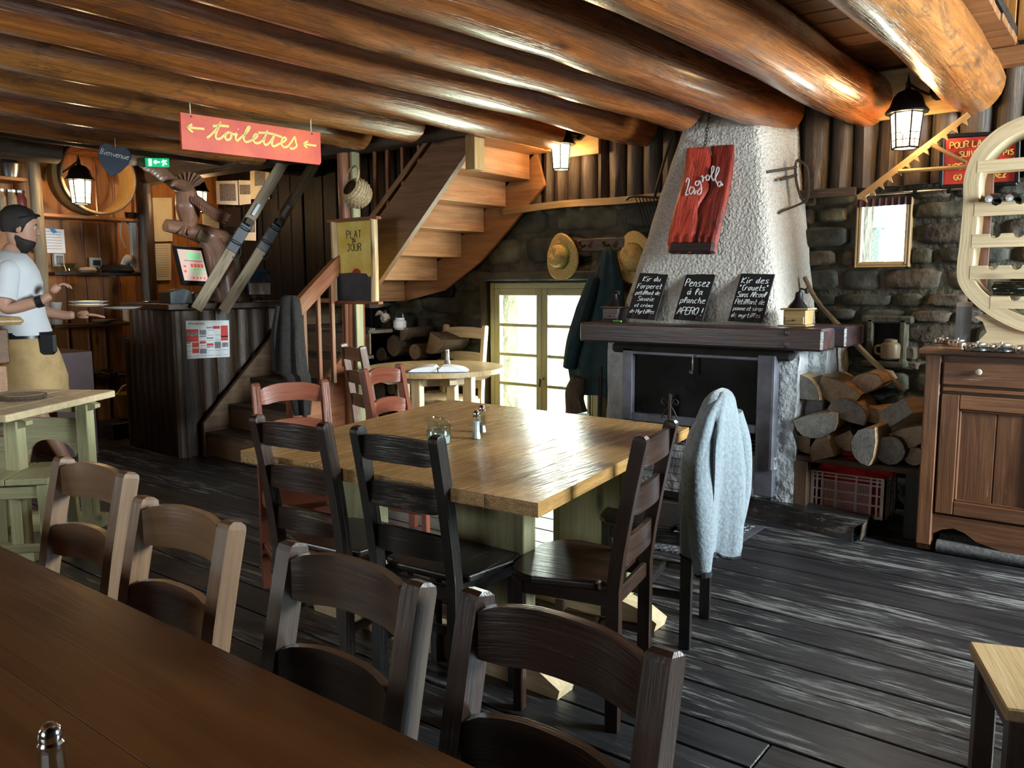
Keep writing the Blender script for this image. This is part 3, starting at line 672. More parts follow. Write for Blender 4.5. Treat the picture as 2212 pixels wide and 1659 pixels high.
# fire screen leaning at the fireplace
s0,s1=at(1607,950,Y=4.42),at(1610,1104,Y=4.28)
fs=thing('fire_screen','black iron fire screen frame leaning against the fireplace','fire screen',(-1.95,4.33,.0))
for x in(s0.x,s0.x-.62): MB().beam((x,4.30,.125),(x-.0,4.42,s0.z),.016,.016).build('side_bar',M_['iron'],fs)
MB().beam((s0.x-.62,4.42,s0.z),(s0.x,4.42,s0.z),.016,.016).build('top_bar',M_['iron'],fs);MB().beam((s0.x-.62,4.30,.13),(s0.x,4.30,.13),.016,.016).build('bottom_bar',M_['iron'],fs)
mb=MB()
for k in range(15):
    x=s0.x-.02-.6*k/14; mb.tube([(x,4.305,.13),(x,4.42,s0.z)],.0018,4)
for k in range(8):
    t=k/8+.06; mb.tube([(s0.x-.62,4.305+.115*t,.13+(s0.z-.13)*t),(s0.x,4.305+.115*t,.13+(s0.z-.13)*t)],.0018,4)
tag(mb.build('wire_mesh',M_['iron'],fs),kind='stuff')
# ---------------------------------------------------------------- chairs
def chair(label,loc,rz,mat,h=.92,sh=.45,wr=.31,wf=.37,d=.34,slats=3,slh=.078,gap=.15,arch=.004,pw=.034,pd=.042,rake=.08,group=None,seatmat=None,lean=0,top=.06,scoop=.02):
    mat=M_[mat]; sm=M_[seatmat] if seatmat else mat
    t=thing('dining_chair',label,'chair',(loc[0],loc[1],0),rz,group)
    yb=lambda z:-d/2-(rake*max(0,(z-sh)/(h-sh))**1.25)
    B=dict(world=False)
    for s in(-1,1):
        P=[(s*wr/2,-d/2+.0,0),(s*wr/2,-d/2,sh*.6),(s*wr/2,-d/2,sh)]+[(s*wr/2,yb(sh+(h-sh)*q),sh+(h-sh)*q) for q in(.25,.5,.75,.93)]+[(s*wr/2,yb(h-.016),h-.016),(s*wr/2,yb(h-.006),h-.006),(s*wr/2,yb(h),h)]
        MB().bar(P,[pw]*8+[pw*.97,pw*.8],[pd*.95]*4+[pd]*4+[pd*.86,pd*.4],up=(0,1,0)).build('back_post',mat,t,mods=1,**B)
        MB().box((s*(wf/2-.018),d/2-.03,sh/2),(.034,.034,sh),bev=.004).build('leg',mat,t,**B)
        MB().beam((s*wr/2,-d/2,.2),(s*(wf/2-.018),d/2-.03,.2),.018,.03).build('stretcher',mat,t,**B)
        MB().beam((s*wr/2,-d/2,sh-.035),(s*(wf/2-.018),d/2-.03,sh-.035),.018,.05).build('seat_rail',mat,t,**B)
    for y,w in((-d/2,wr),(d/2-.03,wf-.04)): MB().box((0,y,sh-.035),(w,.018,.05)).build('seat_rail',mat,t,**B)
    MB().box((0,0,.2),((wr+wf)/2-.03,.018,.03)).build('stretcher',mat,t,**B)
    poly=[(-wr/2+.02,-d/2+.025),(wr/2-.02,-d/2+.025),(wr/2-.02,-d/2+.05),(wr/2+.015,-d/2+.055)]
    poly+=[(wf/2+.02,d/2-.09),(wf/2+.005,d/2-.03),(wf*.36,d/2+.012),(wf*.16,d/2+.026),(0,d/2+.03)]
    poly+=[(-x,y) for x,y in poly[:-1][::-1] if abs(x)>0][:-2]+[(-wr/2-.015,-d/2+.055),(-wr/2+.02,-d/2+.05)]
    seen=[];[seen.append(p) for p in poly if p not in seen]
    # order by angle to keep the outline clean
    seen.sort(key=lambda p:math.atan2(p[1],p[0]))
    st=MB().prism(seen,.024,Matrix.Translation((0,0,sh)),long=1).build('seat',sm,t,**B)
    m=st.modifiers.new('edge','BEVEL');m.width=.006;m.segments=2;m.limit_method='ANGLE'
    for i in range(slats):
        z=h-top-gap*i; W=wr/2-pw*.35
        MB().bar([(-W,yb(z)+.004,z-arch*.4),(-W*.8,yb(z)-scoop*.4,z),(-W*.35,yb(z)-scoop*.9,z+arch),(W*.35,yb(z)-scoop*.9,z+arch),(W*.8,yb(z)-scoop*.4,z),(W,yb(z)+.004,z-arch*.4)],.016,[slh*.80,slh,slh*1.04,slh*1.04,slh,slh*.80],k=3).build('slat',mat,t,smooth=True,**B)
    return t
chair('dark brown ladder-back chair with rubbed pale edges, left of the black near-side chair',(-2.215,1.885),R(6),'chairdk')
chair('black worn ladder-back chair near side of the big table, before the preserving jar',(-1.765,1.935),R(4.6),'chairblk')
chair('very dark ladder-back chair right of the big table, light falling on its seat',(-1.39,2.16),R(101),'chairdk')
chair('dark chair at the right edge of the big table hidden under the grey jacket',(-1.467,2.817),R(101),'chairblk',h=.875)
chair('red-brown chair at the far left edge of the big table, in front of the stairs',(-2.83,2.2),R(-114),'chairred',gap=.16,slh=.078,arch=.012)
chair('red-brown chair between the big table and the round table, two slats showing',(-2.985,3.07),R(-81),'chairred',gap=.16,slh=.078,arch=.012)
chair('tall brown ladder-back chair beside the log post, pushed towards the round table',(-3.83,3.66),R(-19.4),'chairbr',h=.985)
chair('pale pine chair behind the round table, against the wall by the french window',(-4.39,4.80),R(180),'pinew',h=1.03,wr=.42,wf=.48,d=.40,sh=.46,slh=.085,gap=.20,rake=.06,top=.065)
G='chairs pushed in along the near table'
for lb,x,y,rz,m in(('nearest almost black chair at the near table, bright top edge on its slat',-.645,.945,R(178),'chairdk'),('brown-grey chair at the near table, third from the left, sheen on its top slat',-1.075,.925,R(179),'chairgry'),
  ('brown chair at the near table, second from the left, with pale slats',-1.615,.935,R(180.5),'chairtan'),('tan chair at the near table, leftmost of the row, before the pine stool',-2.225,1.03,R(182),'chairtan')):
    chair(lb,(x,y-.25),rz,m,h=.872,wr=.335,wf=.39,d=.34,slats=2,slh=.094,gap=.165,arch=.007,pw=.040,pd=.044,top=.062,group=G,scoop=.03)
# ---------------------------------------------------------------- big table
tc=[at(1163,1087,Z=.76),at(1489,923,Z=.76),at(971,863,Z=.76),at(519,973,Z=.76)]
cc=sum(tc,Vector())/4
bt=thing('big_table','large square pine table with thick planked top in the middle of the room','table',(cc.x,cc.y,0),R(4.6))
def quad_top(par,name,cs,zt,th,mat,cols=24):
    mb=MB();mb.prism([(c.x,c.y) for c in cs],th,Matrix.Translation((0,0,zt-th/2)),long=1)
    o=mb.build(name,mat,par); m=o.modifiers.new('edge','BEVEL');m.width=.006;m.segments=2;m.limit_method='ANGLE'; return o
# planks of the top
ex=(tc[0]-tc[3]);
NP=7
for i in range(NP):
    u0,u1=i/NP,(i+1)/NP; e=.0006
    L=lambda a,b,t:a.lerp(b,t)
    cs=[L(tc[3],tc[0],u0+e),L(tc[3],tc[0],u1-e),L(tc[2],tc[1],u1-e),L(tc[2],tc[1],u0+e)]
    o=quad_top(bt,'top_board',cs,.76,.042,M_['table']); o.modifiers[0].width=.0007
    me=o.data;a=me.attributes['uvw']; off=Vector((rnd.uniform(0,20),rnd.uniform(0,20),0))
for y in(2.13,2.80):
    xs=((-2.56,-2.29),(-1.93,-1.575)) if y<2.5 else ((-2.55,-2.28),(-1.93,-1.56))
    for a,b in xs:
        MB().box(((a+b)/2+.0,y,.41),(b-a-.07,.06,.62)).box((a+.02,y+.006,.41),(.03,.07,.62)).box((b-.02,y+.006,.41),(.035,.07,.62)).build('pedestal_panel',M_['greenpine'],bt)
    s=MB(); s.prism([(-2.66,0),(-1.43,0),(-1.42,.035),(-1.5,.075),(-1.62,.10),(-2.47,.10),(-2.6,.07),(-2.67,.03)],.09,Matrix.Translation((0,y,0))@Matrix.Rotation(PI/2,4,'X'))
    s.build('sled_foot',M_['pinew'],bt)
    MB().box((-2.05,y,.695),(1.1,.08,.045)).build('cross_rail',M_['greenpine'],bt)
MB().box((-2.05,2.47,.66),(.09,.62,.08)).build('long_rail',M_['greenpine'],bt)
# things on the big table
def shaker(label,p,h,fill,fillh=.55,cat='shaker',glass='glass',r=.016,name='salt_shaker'):
    t=thing(name,label,cat,tuple(p))
    g=MB().lathe([(r*1.25,0),(r*1.3,.004),(r*.95,h*.25),(r*.78,h*.72),(r*.8,h*.76)],10,p).build('glass_body',M_[glass],t)
    if fill: MB().lathe([(r*1.08,.004),(r*.84,h*.25),(r*.74,h*fillh)],10,p).build('filling',M_[fill],t)
    MB().lathe([(r*.88,h*.76),(r*.92,h*.80),(r*.8,h*.83),(r*.85,h*.88),(r*.7,h*.95),(r*.3,h*1.0),(.0005,h*1.005)],14,p).build('cap',M_['chrome'],t,smooth=True)
    return t
shaker('glass salt shaker with metal dome cap on the big table, front one of the pair',at(1029,948,Z=.76),.112,'salt',.62)
shaker('glass pepper shaker with metal cap standing just behind the salt on the big table',at(1041,934,Z=.76),.112,'pepper',.3,name='pepper_shaker')
p=at(948,958,Z=.76); p.z=.7605
jr=thing('preserving_jar','squat clip-top glass jar of sugar with tilted open lid on the big table','jar',tuple(p))
MB().lathe([(.040,0),(.046,.008),(.047,.05),(.040,.062),(.044,.066),(.044,.07)],20,p).lathe([(.043,.006),(.044,.05)],20,p).build('glass_body',M_['glass'],jr,smooth=True)
MB().lathe([(.041,.004),(.042,.03),(.001,.034)],18,p).build('sugar',M_['salt'],jr,smooth=True)
MB().lathe([(.045,0),(.047,.006),(.030,.014),(.028,.010)],20,M=Matrix.Translation(p+Vector((-.008,0,.078)))@Matrix.Rotation(R(13),4,'Y')).build('lid',M_['glass'],jr,smooth=True)
MB().tube([p+Vector((.046,-.01,.05)),p+Vector((.058,0,.062)),p+Vector((.046,.012,.075))],.0015,6,k=4).tube([p+Vector((.047*math.cos(a),.047*math.sin(a),.058)) for a in[k*PI/10 for k in range(21)]],.0014,5).build('wire_clip',M_['chrome'],jr)
# ---------------------------------------------------------------- near table
nt_=thing('near_table','long brown varnished table filling the lower left corner of the picture','table',(-1.2,.3,0))
for k,(a,b) in enumerate(((-.06,.2055),(.206,.4715),(.472,.716))):
    o=MB().box((-1.3,(a+b)/2,.74),(2.9,b-a,.04),bev=.0008).build('top_board',M_['fgtable'],nt_)
for x in(-2.6,.0):
    for y in(.05,.6): MB().box((x,y,.36),(.07,.07,.72)).build('leg',M_['fgtable'],nt_)
MB().box((-1.3,.6,.68),(2.6,.025,.08)).build('apron',M_['fgtable'],nt_)
shaker('small shaker with polished dome cap on the near table at the bottom left',at(122,1765,Z=.76),.112,'pepper',.4,r=.016,name='pepper_mill')
# ---------------------------------------------------------------- small pine table, left
st=thing('small_table','small pale pine trestle table at the left with a wooden disc on it','table',(-4.9,1.75,0))
c0=at(255,842,Z=.76);c1=at(12,897,Z=.76);d_=(c1-c0).normalized();n_=Vector((d_.y,-d_.x,0)); n_=n_ if n_.x<0 else -n_

L_=(c1-c0).length
for i in range(4):
    a=c0+n_*(.155*i+.0015);b=c0+n_*(.155*(i+1)-.0015)
    if i==0: cs=[a+d_*.03,a+d_*L_,b+d_*L_,b,a+n_*.03]
    else: cs=[a,a+d_*L_,b+d_*L_,b]
    o=MB().prism([(c.x,c.y) for c in cs],.036,Matrix.Translation((0,0,.742))).build('top_board',M_['pinew'],st);m=o.modifiers.new('e','BEVEL');m.width=.003;m.limit_method='ANGLE'
for u in(.16,L_-.2):
    q=c0+d_*u
    lega,legb=q+n_*.11,q+n_*.52
    for w in(lega,legb): MB().beam((w.x,w.y,0),(w.x,w.y,.7),.07,.07,up=tuple(d_)).build('leg',M_['greenpine'],st)
    f1,f2=q+n_*.03,q+n_*.59
    MB().bar([(f1.x,f1.y,.035),(f2.x,f2.y,.035)],.08,.07).build('sled_foot',M_['greenpine'],st)
    MB().bar([(f1.x,f1.y,.69),(f1.x*.9+f2.x*.1,f1.y*.9+f2.y*.1,.69),(f2.x*.9+f1.x*.1,f2.y*.9+f1.y*.1,.69),(f2.x,f2.y,.69)],.05,[.02,.065,.065,.02]).build('top_bearer',M_['greenpine'],st)
    m=frame((0,0,0),tuple(n_),(0,0,1));m.translation=Vector((lega.x,lega.y,0))
    W=.41; ap=[(.03,.62),(.03,.46)]+[(W/2+ (W/2-.06)*math.cos(t),.40+.10*math.sin(t)) for t in[PI-k*PI/8 for k in range(9)]]+[(W-.03,.46),(W-.03,.62)]
    MB().prism(ap,.03,m).build('arched_board',M_['greenpine'],st)
cp=at(50,862,Z=.76)
co=thing('wooden_disc','round dark bark-edged wooden disc lying on the small pine table','coaster',(cp.x,cp.y,.761))
MB().lathe([(.108,0),(.114,.012),(.112,.024)],26,(cp.x,cp.y,.761)).build('bark_rim',M_['bark'],co)
MB().lathe([(.102,0),(.102,.003)],26,(cp.x,cp.y,.785)).build('cut_face',M_['woodend'],co)
# pine stool
s0=[at(0,1008,Z=.46),at(106,1003,Z=.46),at(49,1056,Z=.46)]
sc_=Vector((-4.28,1.62,0)); 
stl=thing('pine_stool','knotty pale pine stool between the small table and the near chairs','stool',(sc_.x,sc_.y,0),R(-42))
B=dict(world=False)
for i in range(2): MB().box((0,-.095+.19*i,.445),(.40,.186,.03)).build('seat_board',M_['greenpine'],stl,**B)
for sx in(-1,1):
    for sy in(-1,1): MB().beam((sx*.165,sy*.155,.43),(sx*.18,sy*.17,0),.05,.05,up=(0,1,0)).build('leg',M_['greenpine'],stl,**B)
    MB().box((sx*.165,0,.39),(.025,.30,.06)).build('apron',M_['greenpine'],stl,**B);MB().box((0,sx*.155,.39),(.30,.025,.06)).build('apron',M_['greenpine'],stl,**B)
    MB().box((sx*.172,0,.12),(.025,.30,.04)).build('stretcher',M_['greenpine'],stl,**B)
# stool at bottom right
q=at(2124,1462,Z=.47)
rs=thing('pine_stool','stool with golden top and dark legs cut off by the right edge of the picture','stool',(q.x+.16,q.y+.09,0),R(20))
for i in range(2): MB().box((-.085+.17*i,0,.455),(.168,.34,.03)).build('seat_board',M_['pine'],rs,**B)
for sx in(-1,1):
    for sy in(-1,1): MB().box((sx*.135,sy*.135,.22),(.045,.045,.44)).build('leg',M_['chairgry'],rs,**B)
    MB().box((sx*.135,0,.41),(.022,.24,.06)).build('apron',M_['chairgry'],rs,**B);MB().box((0,sx*.135,.41),(.24,.022,.06)).build('apron',M_['chairgry'],rs,**B)
# chair cut off at the right edge

# ---------------------------------------------------------------- round table
rx,ry,rr_,rz_=-4.06,4.34,.50,.765
rt_=thing('round_table','round pale pine table by the wall with open notebooks on it','table',(rx,ry,0))
n=5
for i in range(n):
    a,b=-rr_+2*rr_*i/n+.001,-rr_+2*rr_*(i+1)/n-.001
    pts=[];m=8
    for k in range(m+1): y=a+(b-a)*k/m; pts.append((math.sqrt(max(0,rr_**2-y*y)),y))
    pts2=[(-x,y) for x,y in pts[::-1]]
    poly=[p for p in pts+pts2]; o=MB().prism(poly,.035,Matrix.Translation((rx,ry,rz_-.0175))@Matrix.Rotation(R(-30),4,'Z')).build('top_board',M_['pine'],rt_)
for a in(R(15),R(105),R(195),R(285)):
    MB().box((rx+.27*math.cos(a),ry+.27*math.sin(a),.36),(.07,.07,.72),(0,0,a)).build('leg',M_['pine'],rt_)
for a in(R(15),R(105)):
    v=Vector((math.cos(a+PI/4),math.sin(a+PI/4),0))
    MB().bar([Vector((rx,ry,.69))-v*.42,Vector((rx,ry,.69))-v*.36,Vector((rx,ry,.69))+v*.36,Vector((rx,ry,.69))+v*.42],.055,[.03,.075,.075,.03]).build('bearer',M_['pinew'],rt_)
for k in range(4):
    a0,a1=R(15+90*k),R(105+90*k)
    MB().beam((rx+.27*math.cos(a0),ry+.27*math.sin(a0),.68),(rx+.27*math.cos(a1),ry+.27*math.sin(a1),.68),.02,.07).build('apron',M_['pinew'],rt_)
def notebook(label,c,rz,w=.15,d=.21,th=.022):
    t=thing('open_notebook',label,'notebook',tuple(c),rz)
    MB().box((0,0,.002),(2*w+.01,d+.008,.003)).build('cover',M_['blueprint'],t,**B)
    for s in(-1,1):
        rr2=[]
        for k in range(9):
            u=k/8; x=s*u*w; z=.004+th*(1-u)**.5*u**.25*1.5+th*.35*(1-u)
            rr2.append([Vector((x,-d/2,.004)),Vector((x,d/2,.004)),Vector((x,d/2,z)),Vector((x,-d/2,z))])
        MB().loft(rr2).build('page_block',M_['paper'],t,smooth=True,**B)
    MB().bar([(0,-d/2+.02,.03),(0,-d/2-.02,.02),(.01,-d/2-.05,.004)],.006,.001,up=(0,0,1)).build('ribbon',M_['ink'],t,**B)
    return t
nb1=at(905,800,Z=rz_);nb2=at(985,800,Z=rz_)
notebook('open notebook with curled pages lying across the round table',(at(948,802,Z=rz_).x,at(948,802,Z=rz_).y,rz_+.001),R(38),w=.2,d=.19,th=.03)
MB().box((0,0,0),(.1,.1,.1))
shaker('metal-capped shaker behind the notebook on the round table',at(966,786,Z=rz_),.115,None,r=.018,glass='tin')
# ---------------------------------------------------------------- grey jacket
jk=thing('grey_jacket','grey-blue fleece jacket draped over the back of the right-hand dark chair','jacket',(-1.22,2.86,.25))
nv=Vector((.981,.19,0));bv=Vector((-.19,.981,0))
rows=[(846,1559,1572,.03),(852,1548,1582,.06),(868,1531,1589,.12),(890,1515,1593,.165),(920,1500,1597,.185),(960,1484,1601,.19),(1005,1473,1604,.19),(1060,1465,1603,.185),(1115,1463,1600,.18),(1160,1467,1596,.18),(1183,1474,1590,.175)]
rings=[]
for i,(py,l,r,al) in enumerate(rows):
    c=at((l+r)/2,py,Y=2.82);a=(r-l)/2/690; ring=[]
    for k in range(40):
        th=2*PI*k/40; f=1+(.06+.014*i)*math.sin(3*th+.5+i*.12)+(.020*i)*math.sin(7*th+1+.2*i)+(.012*i)*math.sin(12*th+.3*i)
        ring.append(c+nv*math.cos(th)*a*f+bv*math.sin(th)*al*f*.85+Vector((0,0,.012*math.sin(5*th) if i>8 else 0)))
    rings.append(ring)
MB().loft(rings[::-1]).build('body',M_['fleece'],jk,smooth=True,ang=80)
MB().tube(rings[-1]+[rings[-1][0]],.006,6).build('hem_trim',M_['blacktrim'],jk)
def sleeve(pts,rad):
    P=[at(x,y,Y=Y) for x,y,Y in pts]
    MB().tube(P,rad,14,k=5,jit=.18).build('sleeve',M_['fleece'],jk,smooth=True,ang=80)
    MB().tube([P[-1]+(P[-2]-P[-1]).normalized()*.012,P[-1]+(P[-1]-P[-2]).normalized()*.010],rad[-1]*1.06,14).build('cuff_trim',M_['blacktrim'],jk)
sleeve([(1548,885,2.78),(1522,940,2.72),(1508,1010,2.69),(1512,1100,2.68),(1516,1180,2.68),(1519,1238,2.68)],[.03,.052,.058,.055,.045,.03])
sleeve([(1585,890,2.9),(1597,960,2.95),(1598,1050,2.98),(1591,1110,2.98),(1588,1146,2.98)],[.03,.04,.042,.036,.026])
# collar / hood hump
MB().tube([at(1512,912,Y=2.72),at(1540,872,Y=2.76),at(1564,858,Y=2.9),at(1580,880,Y=3.0)],[.02,.034,.036,.02],12,k=5,jit=.1).build('collar',M_['fleece'],jk,smooth=True)
# ---------------------------------------------------------------- staircase
sl=thing('staircase','wooden staircase rising beside the bar and turning up along the back wall','staircase',(-5.3,4.2,0))
X0,X1=-5.84,-4.86
for n in range(1,6):
    yf=3.575+.215*(n-1); z=.2*n
    MB().box(((X0+X1)/2,yf+.125,z-.015),(X1-X0,.27,.03)).build('tread',M_['slab'],sl)
    MB().box(((X0+X1)/2,yf+.01,z-.11),(X1-X0,.018,.17)).build('riser',M_['stairlow'],sl)
# stringers of the lower flight
def side(x,m,name,ye=None): 
    pl=[(3.555,0),(3.555,.27),(4.45,1.14),(5.1,1.3),(5.1,.9),(4.6,.6),(3.9,0)] if not ye else [(3.555,0),(3.555,.27),(ye,.97),(ye,.3),(3.95,0)]
    MB().prism(pl,.035,Matrix(((0,0,1,x),(1,0,0,0),(0,1,0,0),(0,0,0,1)))).build(name,M_[m],sl)
side(X0-.02,'stairlow','stringer');side(X1+.02,'rail','stringer',4.28)
# winder treads
for k,(z,pl) in enumerate(((1.0,[(X0,4.44),(X1,4.44),(X1,4.5),(X0,4.9)]),(1.19,[(X0,4.85),(X1-.02,4.46),(X1+.02,4.5),(-5.35,5.15),(X0,5.15)]),)):
    MB().prism(pl,.03,Matrix.Translation((0,0,z))).build('tread',M_['slab'],sl)
# upper flight (seen from below)
YL,YR=4.30,WY-.07
xs=[-5.164,-4.772,-4.497,-4.256,-4.031,-3.80,-3.57]; zs=[1.216,1.393,1.579,1.774,1.96,2.15,2.335]
for i,(x,z) in enumerate(zip(xs,zs)):
    x2=x; x=xs[i-1] if i else x-.3; nx=xs[i+1] if i<6 else x2
    MB().box(((x+x2)/2,(YL+YR)/2,z+.017),(x2-x+.03,YR-YL,.032)).build('tread',M_['stair'],sl)
    if i<6: MB().box((x2+.004,(YL+YR)/2,z+(zs[i+1]-z)/2+.02),(.018,YR-YL,zs[i+1]-z)).build('riser',M_['stair'],sl)
def slab_xz(pl,y,th,m,name): return MB().prism(pl,th,Matrix(((1,0,0,0),(0,0,1,y),(0,1,0,0),(0,0,0,1)))).build(name,M_[m],sl)
A=at(825,605,Y=4.26);Bq=at(1012,332,Y=4.26);Cq=at(1045,296,Y=4.26);D=at(948,296,Y=4.26);E_=at(812,478,Y=4.26)
slab_xz([(E_.x-.16,E_.z-.16),(A.x-.12,A.z-.12),(A.x,A.z),(Bq.x,Bq.z),(Cq.x,Cq.z),(D.x,D.z)],4.26,.045,'stairdk','stringer')
a1,a2=at(1190,352,Y=YR),at(1183,392,Y=YR)
lowp=[at(1178,400,Y=YR+.02),at(1105,490,Y=YR+.02),at(1040,565,Y=YR+.02),at(960,628,Y=YR+.02),at(860,655,Y=YR+.02)]
up_=[at(880,610,Y=YR+.02),at(955,560,Y=YR+.02),at(1050,455,Y=YR+.02),at(1160,330,Y=YR+.02)]
slab_xz([(p.x,p.z) for p in lowp+up_],YR+.02,.03,'stair','stringer')
np_=at(1030,325,Y=4.24)
MB().box((np_.x,4.22,np_.z+.0),(.085,.10,.26)).build('upper_newel',M_['oak'],sl)
MB().bar([(E_.x-.02,4.26,E_.z+.03),(D.x-.02,4.26,D.z+.03)],.07,.03,up=(0,0,1)).build('base_rail',M_['stairdk'],sl)
# railing: lower handrail, balusters, newel
nw=(at(625,640,Y=3.62).x,3.62)
MB().box((nw[0],nw[1],.62),(.075,.075,1.24)).build('newel_post',M_['rail'],sl)
h0,h1=Vector((nw[0],3.66,1.17)),Vector((nw[0],4.2,1.62))
MB().beam(h0,h1,.06,.11).build('handrail',M_['rail'],sl)
for k in range(4):
    y=3.74+.13*k; MB().box((nw[0],y,(.22+.93*(y-3.555)+1.05+.83*(y-3.66)*1)/2+.06),(.032,.032,(1.05+.83*(y-3.66))-(.22+.93*(y-3.555))+.14)).build('baluster',M_['rail'],sl)
for px in(812,838,870,905,938,968):
    q=at(px,480-(px-812)*1.28,Y=4.26); MB().box((q.x,4.27,(q.z+2.36)/2),(.026,.035,2.36-q.z+.06)).build('baluster',M_['rail'],sl)
# dark garment on the newel
dc=thing('dark_cloth','dark grey-brown garment hanging over the bottom newel post of the stairs','garment',(nw[0],3.6,.4))
rings=[]
for i,(py,l,r,dp) in enumerate(((638,612,640,.03),(644,604,648,.05),(665,600,652,.06),(710,598,658,.065),(760,596,662,.07),(805,594,668,.07),(812,608,672,.06),(850,620,676,.055),(896,634,672,.045))):
    c=at((l+r)/2,py,Y=3.58);a=(r-l)/2/340; rings.append([c+rt*math.cos(t)*a*(1+.05*math.sin(5*t))+Vector((-.6,.8,0))*math.sin(t)*dp*(1+(.1+.05*i)*math.sin(6*t+i*.2)+.1*math.sin(11*t)) for t in[2*PI*k/36 for k in range(36)]])
MB().loft(rings[::-1]).build('draped_body',M_['darkcloth'],dc,smooth=True,ang=80)
MB().tube([at(604,660,Y=3.52),at(598,730,Y=3.52),at(600,800,Y=3.52)],[.03,.04,.035],12,k=5,jit=.2).build('sleeve',M_['darkcloth'],dc,smooth=True)
# ---------------------------------------------------------------- bar
BX,BY,BZ=-5.94,3.44,1.20
bar=thing('bar_counter','dark bar counter faced with vertical half-log slabs, in the corner by the stairs','counter',(-6.2,4.2,0))
mb=MB().prism([(BX-.03,BY+.03),(BX-.03,WY-.09),(BX-.42,WY-.09),(BX-.42,BY+.4),(-6.75,BY+.4),(-6.75,BY+.03)],BZ-.05,Matrix.Translation((0,0,(BZ-.05)/2)));mb.build('body',M_['dark'],bar)
o=MB().prism([(BX+.04,BY-.10),(BX+.05,WY-.06),(BX-.46,WY-.06),(BX-.46,BY+.42),(-6.80,BY+.42),(-6.80,BY-.02),(-6.30,BY-.10)],.05,Matrix.Translation((0,0,BZ-.005))).build('counter_top',M_['bar'],bar);m=o.modifiers.new('e','BEVEL');m.width=.006;m.limit_method='ANGLE'
def half_slab(x,y,w,z1,nx,ny,mat,z0=0,par=bar):
    # vertical half log facing (nx,ny)
    t=Vector((-ny,nx,0));n=Vector((nx,ny,0));rings=[];ph=rnd.uniform(0,9)
    for i in range(6):
        z=z0+(z1-z0)*i/5;k=1+.05*math.sin(ph+i*1.3)
        rings.append([Vector((x,y,z))+t*(w/2*q*k)+n*(dd*k*min(w,.12)/.11+.004*math.sin(ph+i)) for q,dd in((-1,-.012),(-.92,.012),(-.55,.026),(0,.032),(.55,.026),(.92,.012),(1,-.012))])
    m=MB().loft(rings);m.t=[(v.z,v.x,v.y) for v in m.v];return m.build('slab',M_[mat],par,smooth=True,ang=50)
y=BY
while y<WY-.05:
    w=rnd.uniform(.13,.2);half_slab(BX-.03,y+w/2,w,BZ-.04,1,0,'bar');y+=w
x=-6.73
while x<BX-.05:
    w=rnd.uniform(.085,.12);half_slab(x+w/2,BY+.03,w,BZ-.04,0,-1,'bar');x+=w
MB().tube([(BX-.03,BY+.0,0),(BX-.03,BY+.0,BZ-.04)],[.045,.042],10,jit=.08).build('corner_pole',M_['slab'],bar,smooth=True)
MB().tube([(-6.80,BY+.06,0),(-6.80,BY+.06,.92)],[.06,.055],12,jit=.06).build('end_pole',M_['slab'],bar,smooth=True)
# poster sheet on the bar
pa=at(392,688,X=BX+.012);pb=at(497,770,X=BX+.012)
Mp=frame((BX+.014,(pa.y+pb.y)/2,(pa.z+pb.z)/2-.01),(0,1,-.0),(0,0,1)); Mp=Mp@Matrix.Rotation(R(-1.5),4,'Z')
PW,PH=pb.y-pa.y,.30
po=thing('information_poster','white printed sheet with red and grey boxes pinned to the bar front','poster',tuple(Mp.translation))
def prect(x0,y0,x1,y1,m,name,z=.0015):
    mb=MB();mb.box(((x0+x1)/2*PW/2,(y0+y1)/2*PH/2,z),((x1-x0)*PW/2,(y1-y0)*PH/2,.001),bev=0);mb.xf(Mp);return mb
MB().box((0,0,0),(PW,PH,.002),bev=0).xf(Mp).build('sheet',M_['paper'],po)
def multi(lst,m,name):
    for r in lst: prect(*r,m,name).build(name,M_[m],po)
multi([(-.93,.36,-.35,.55),(-.93,-.12,-.35,.2),(-.62,-.42,-.34,-.15),(-.62,-.72,-.34,-.46),(.28,.55,.58,.7),(.62,.1,.93,.72),(.62,-.1,.93,.15),(-.3,-.22,-.04,-.1),(.0,-.35,.28,-.22)],'posterred','red_box')
multi([(-.93,.22,-.35,.36),(-.3,.25,-.02,.5),(0,.58,.26,.66),(-.3,.12,-.04,.18),(0,.02,.28,.1),(-.93,-.2,-.68,-.14),(-.3,-.75,-.02,-.5),(.34,-.5,.6,-.15),(.66,-.45,.93,-.2),(0,-.44,.28,-.38)],'postergrey','photo_box')
mb=MB()
write(mb,'Informations',Mp@Matrix.Translation((-.42*PW/2,.80*PH/2,0)),.016);write(mb,'pour la semaine',Mp@Matrix.Translation((.45*PW/2,.80*PH/2,0)),.014) if False else None
for k in range(34):
    c=k%6;r=k//6; x0=-.9+c*.32; mb2=prect(x0,-.88+.27*r,x0+.24,-.865+.27*r,'ink','t',.0012)
    n=len(mb.v); mb.v+=mb2.v;mb.f+=[[i+n for i in f] for f in mb2.f];mb.t+=mb2.t;mb.m+=mb2.m
mb.build('text_line',M_['ink'],po)
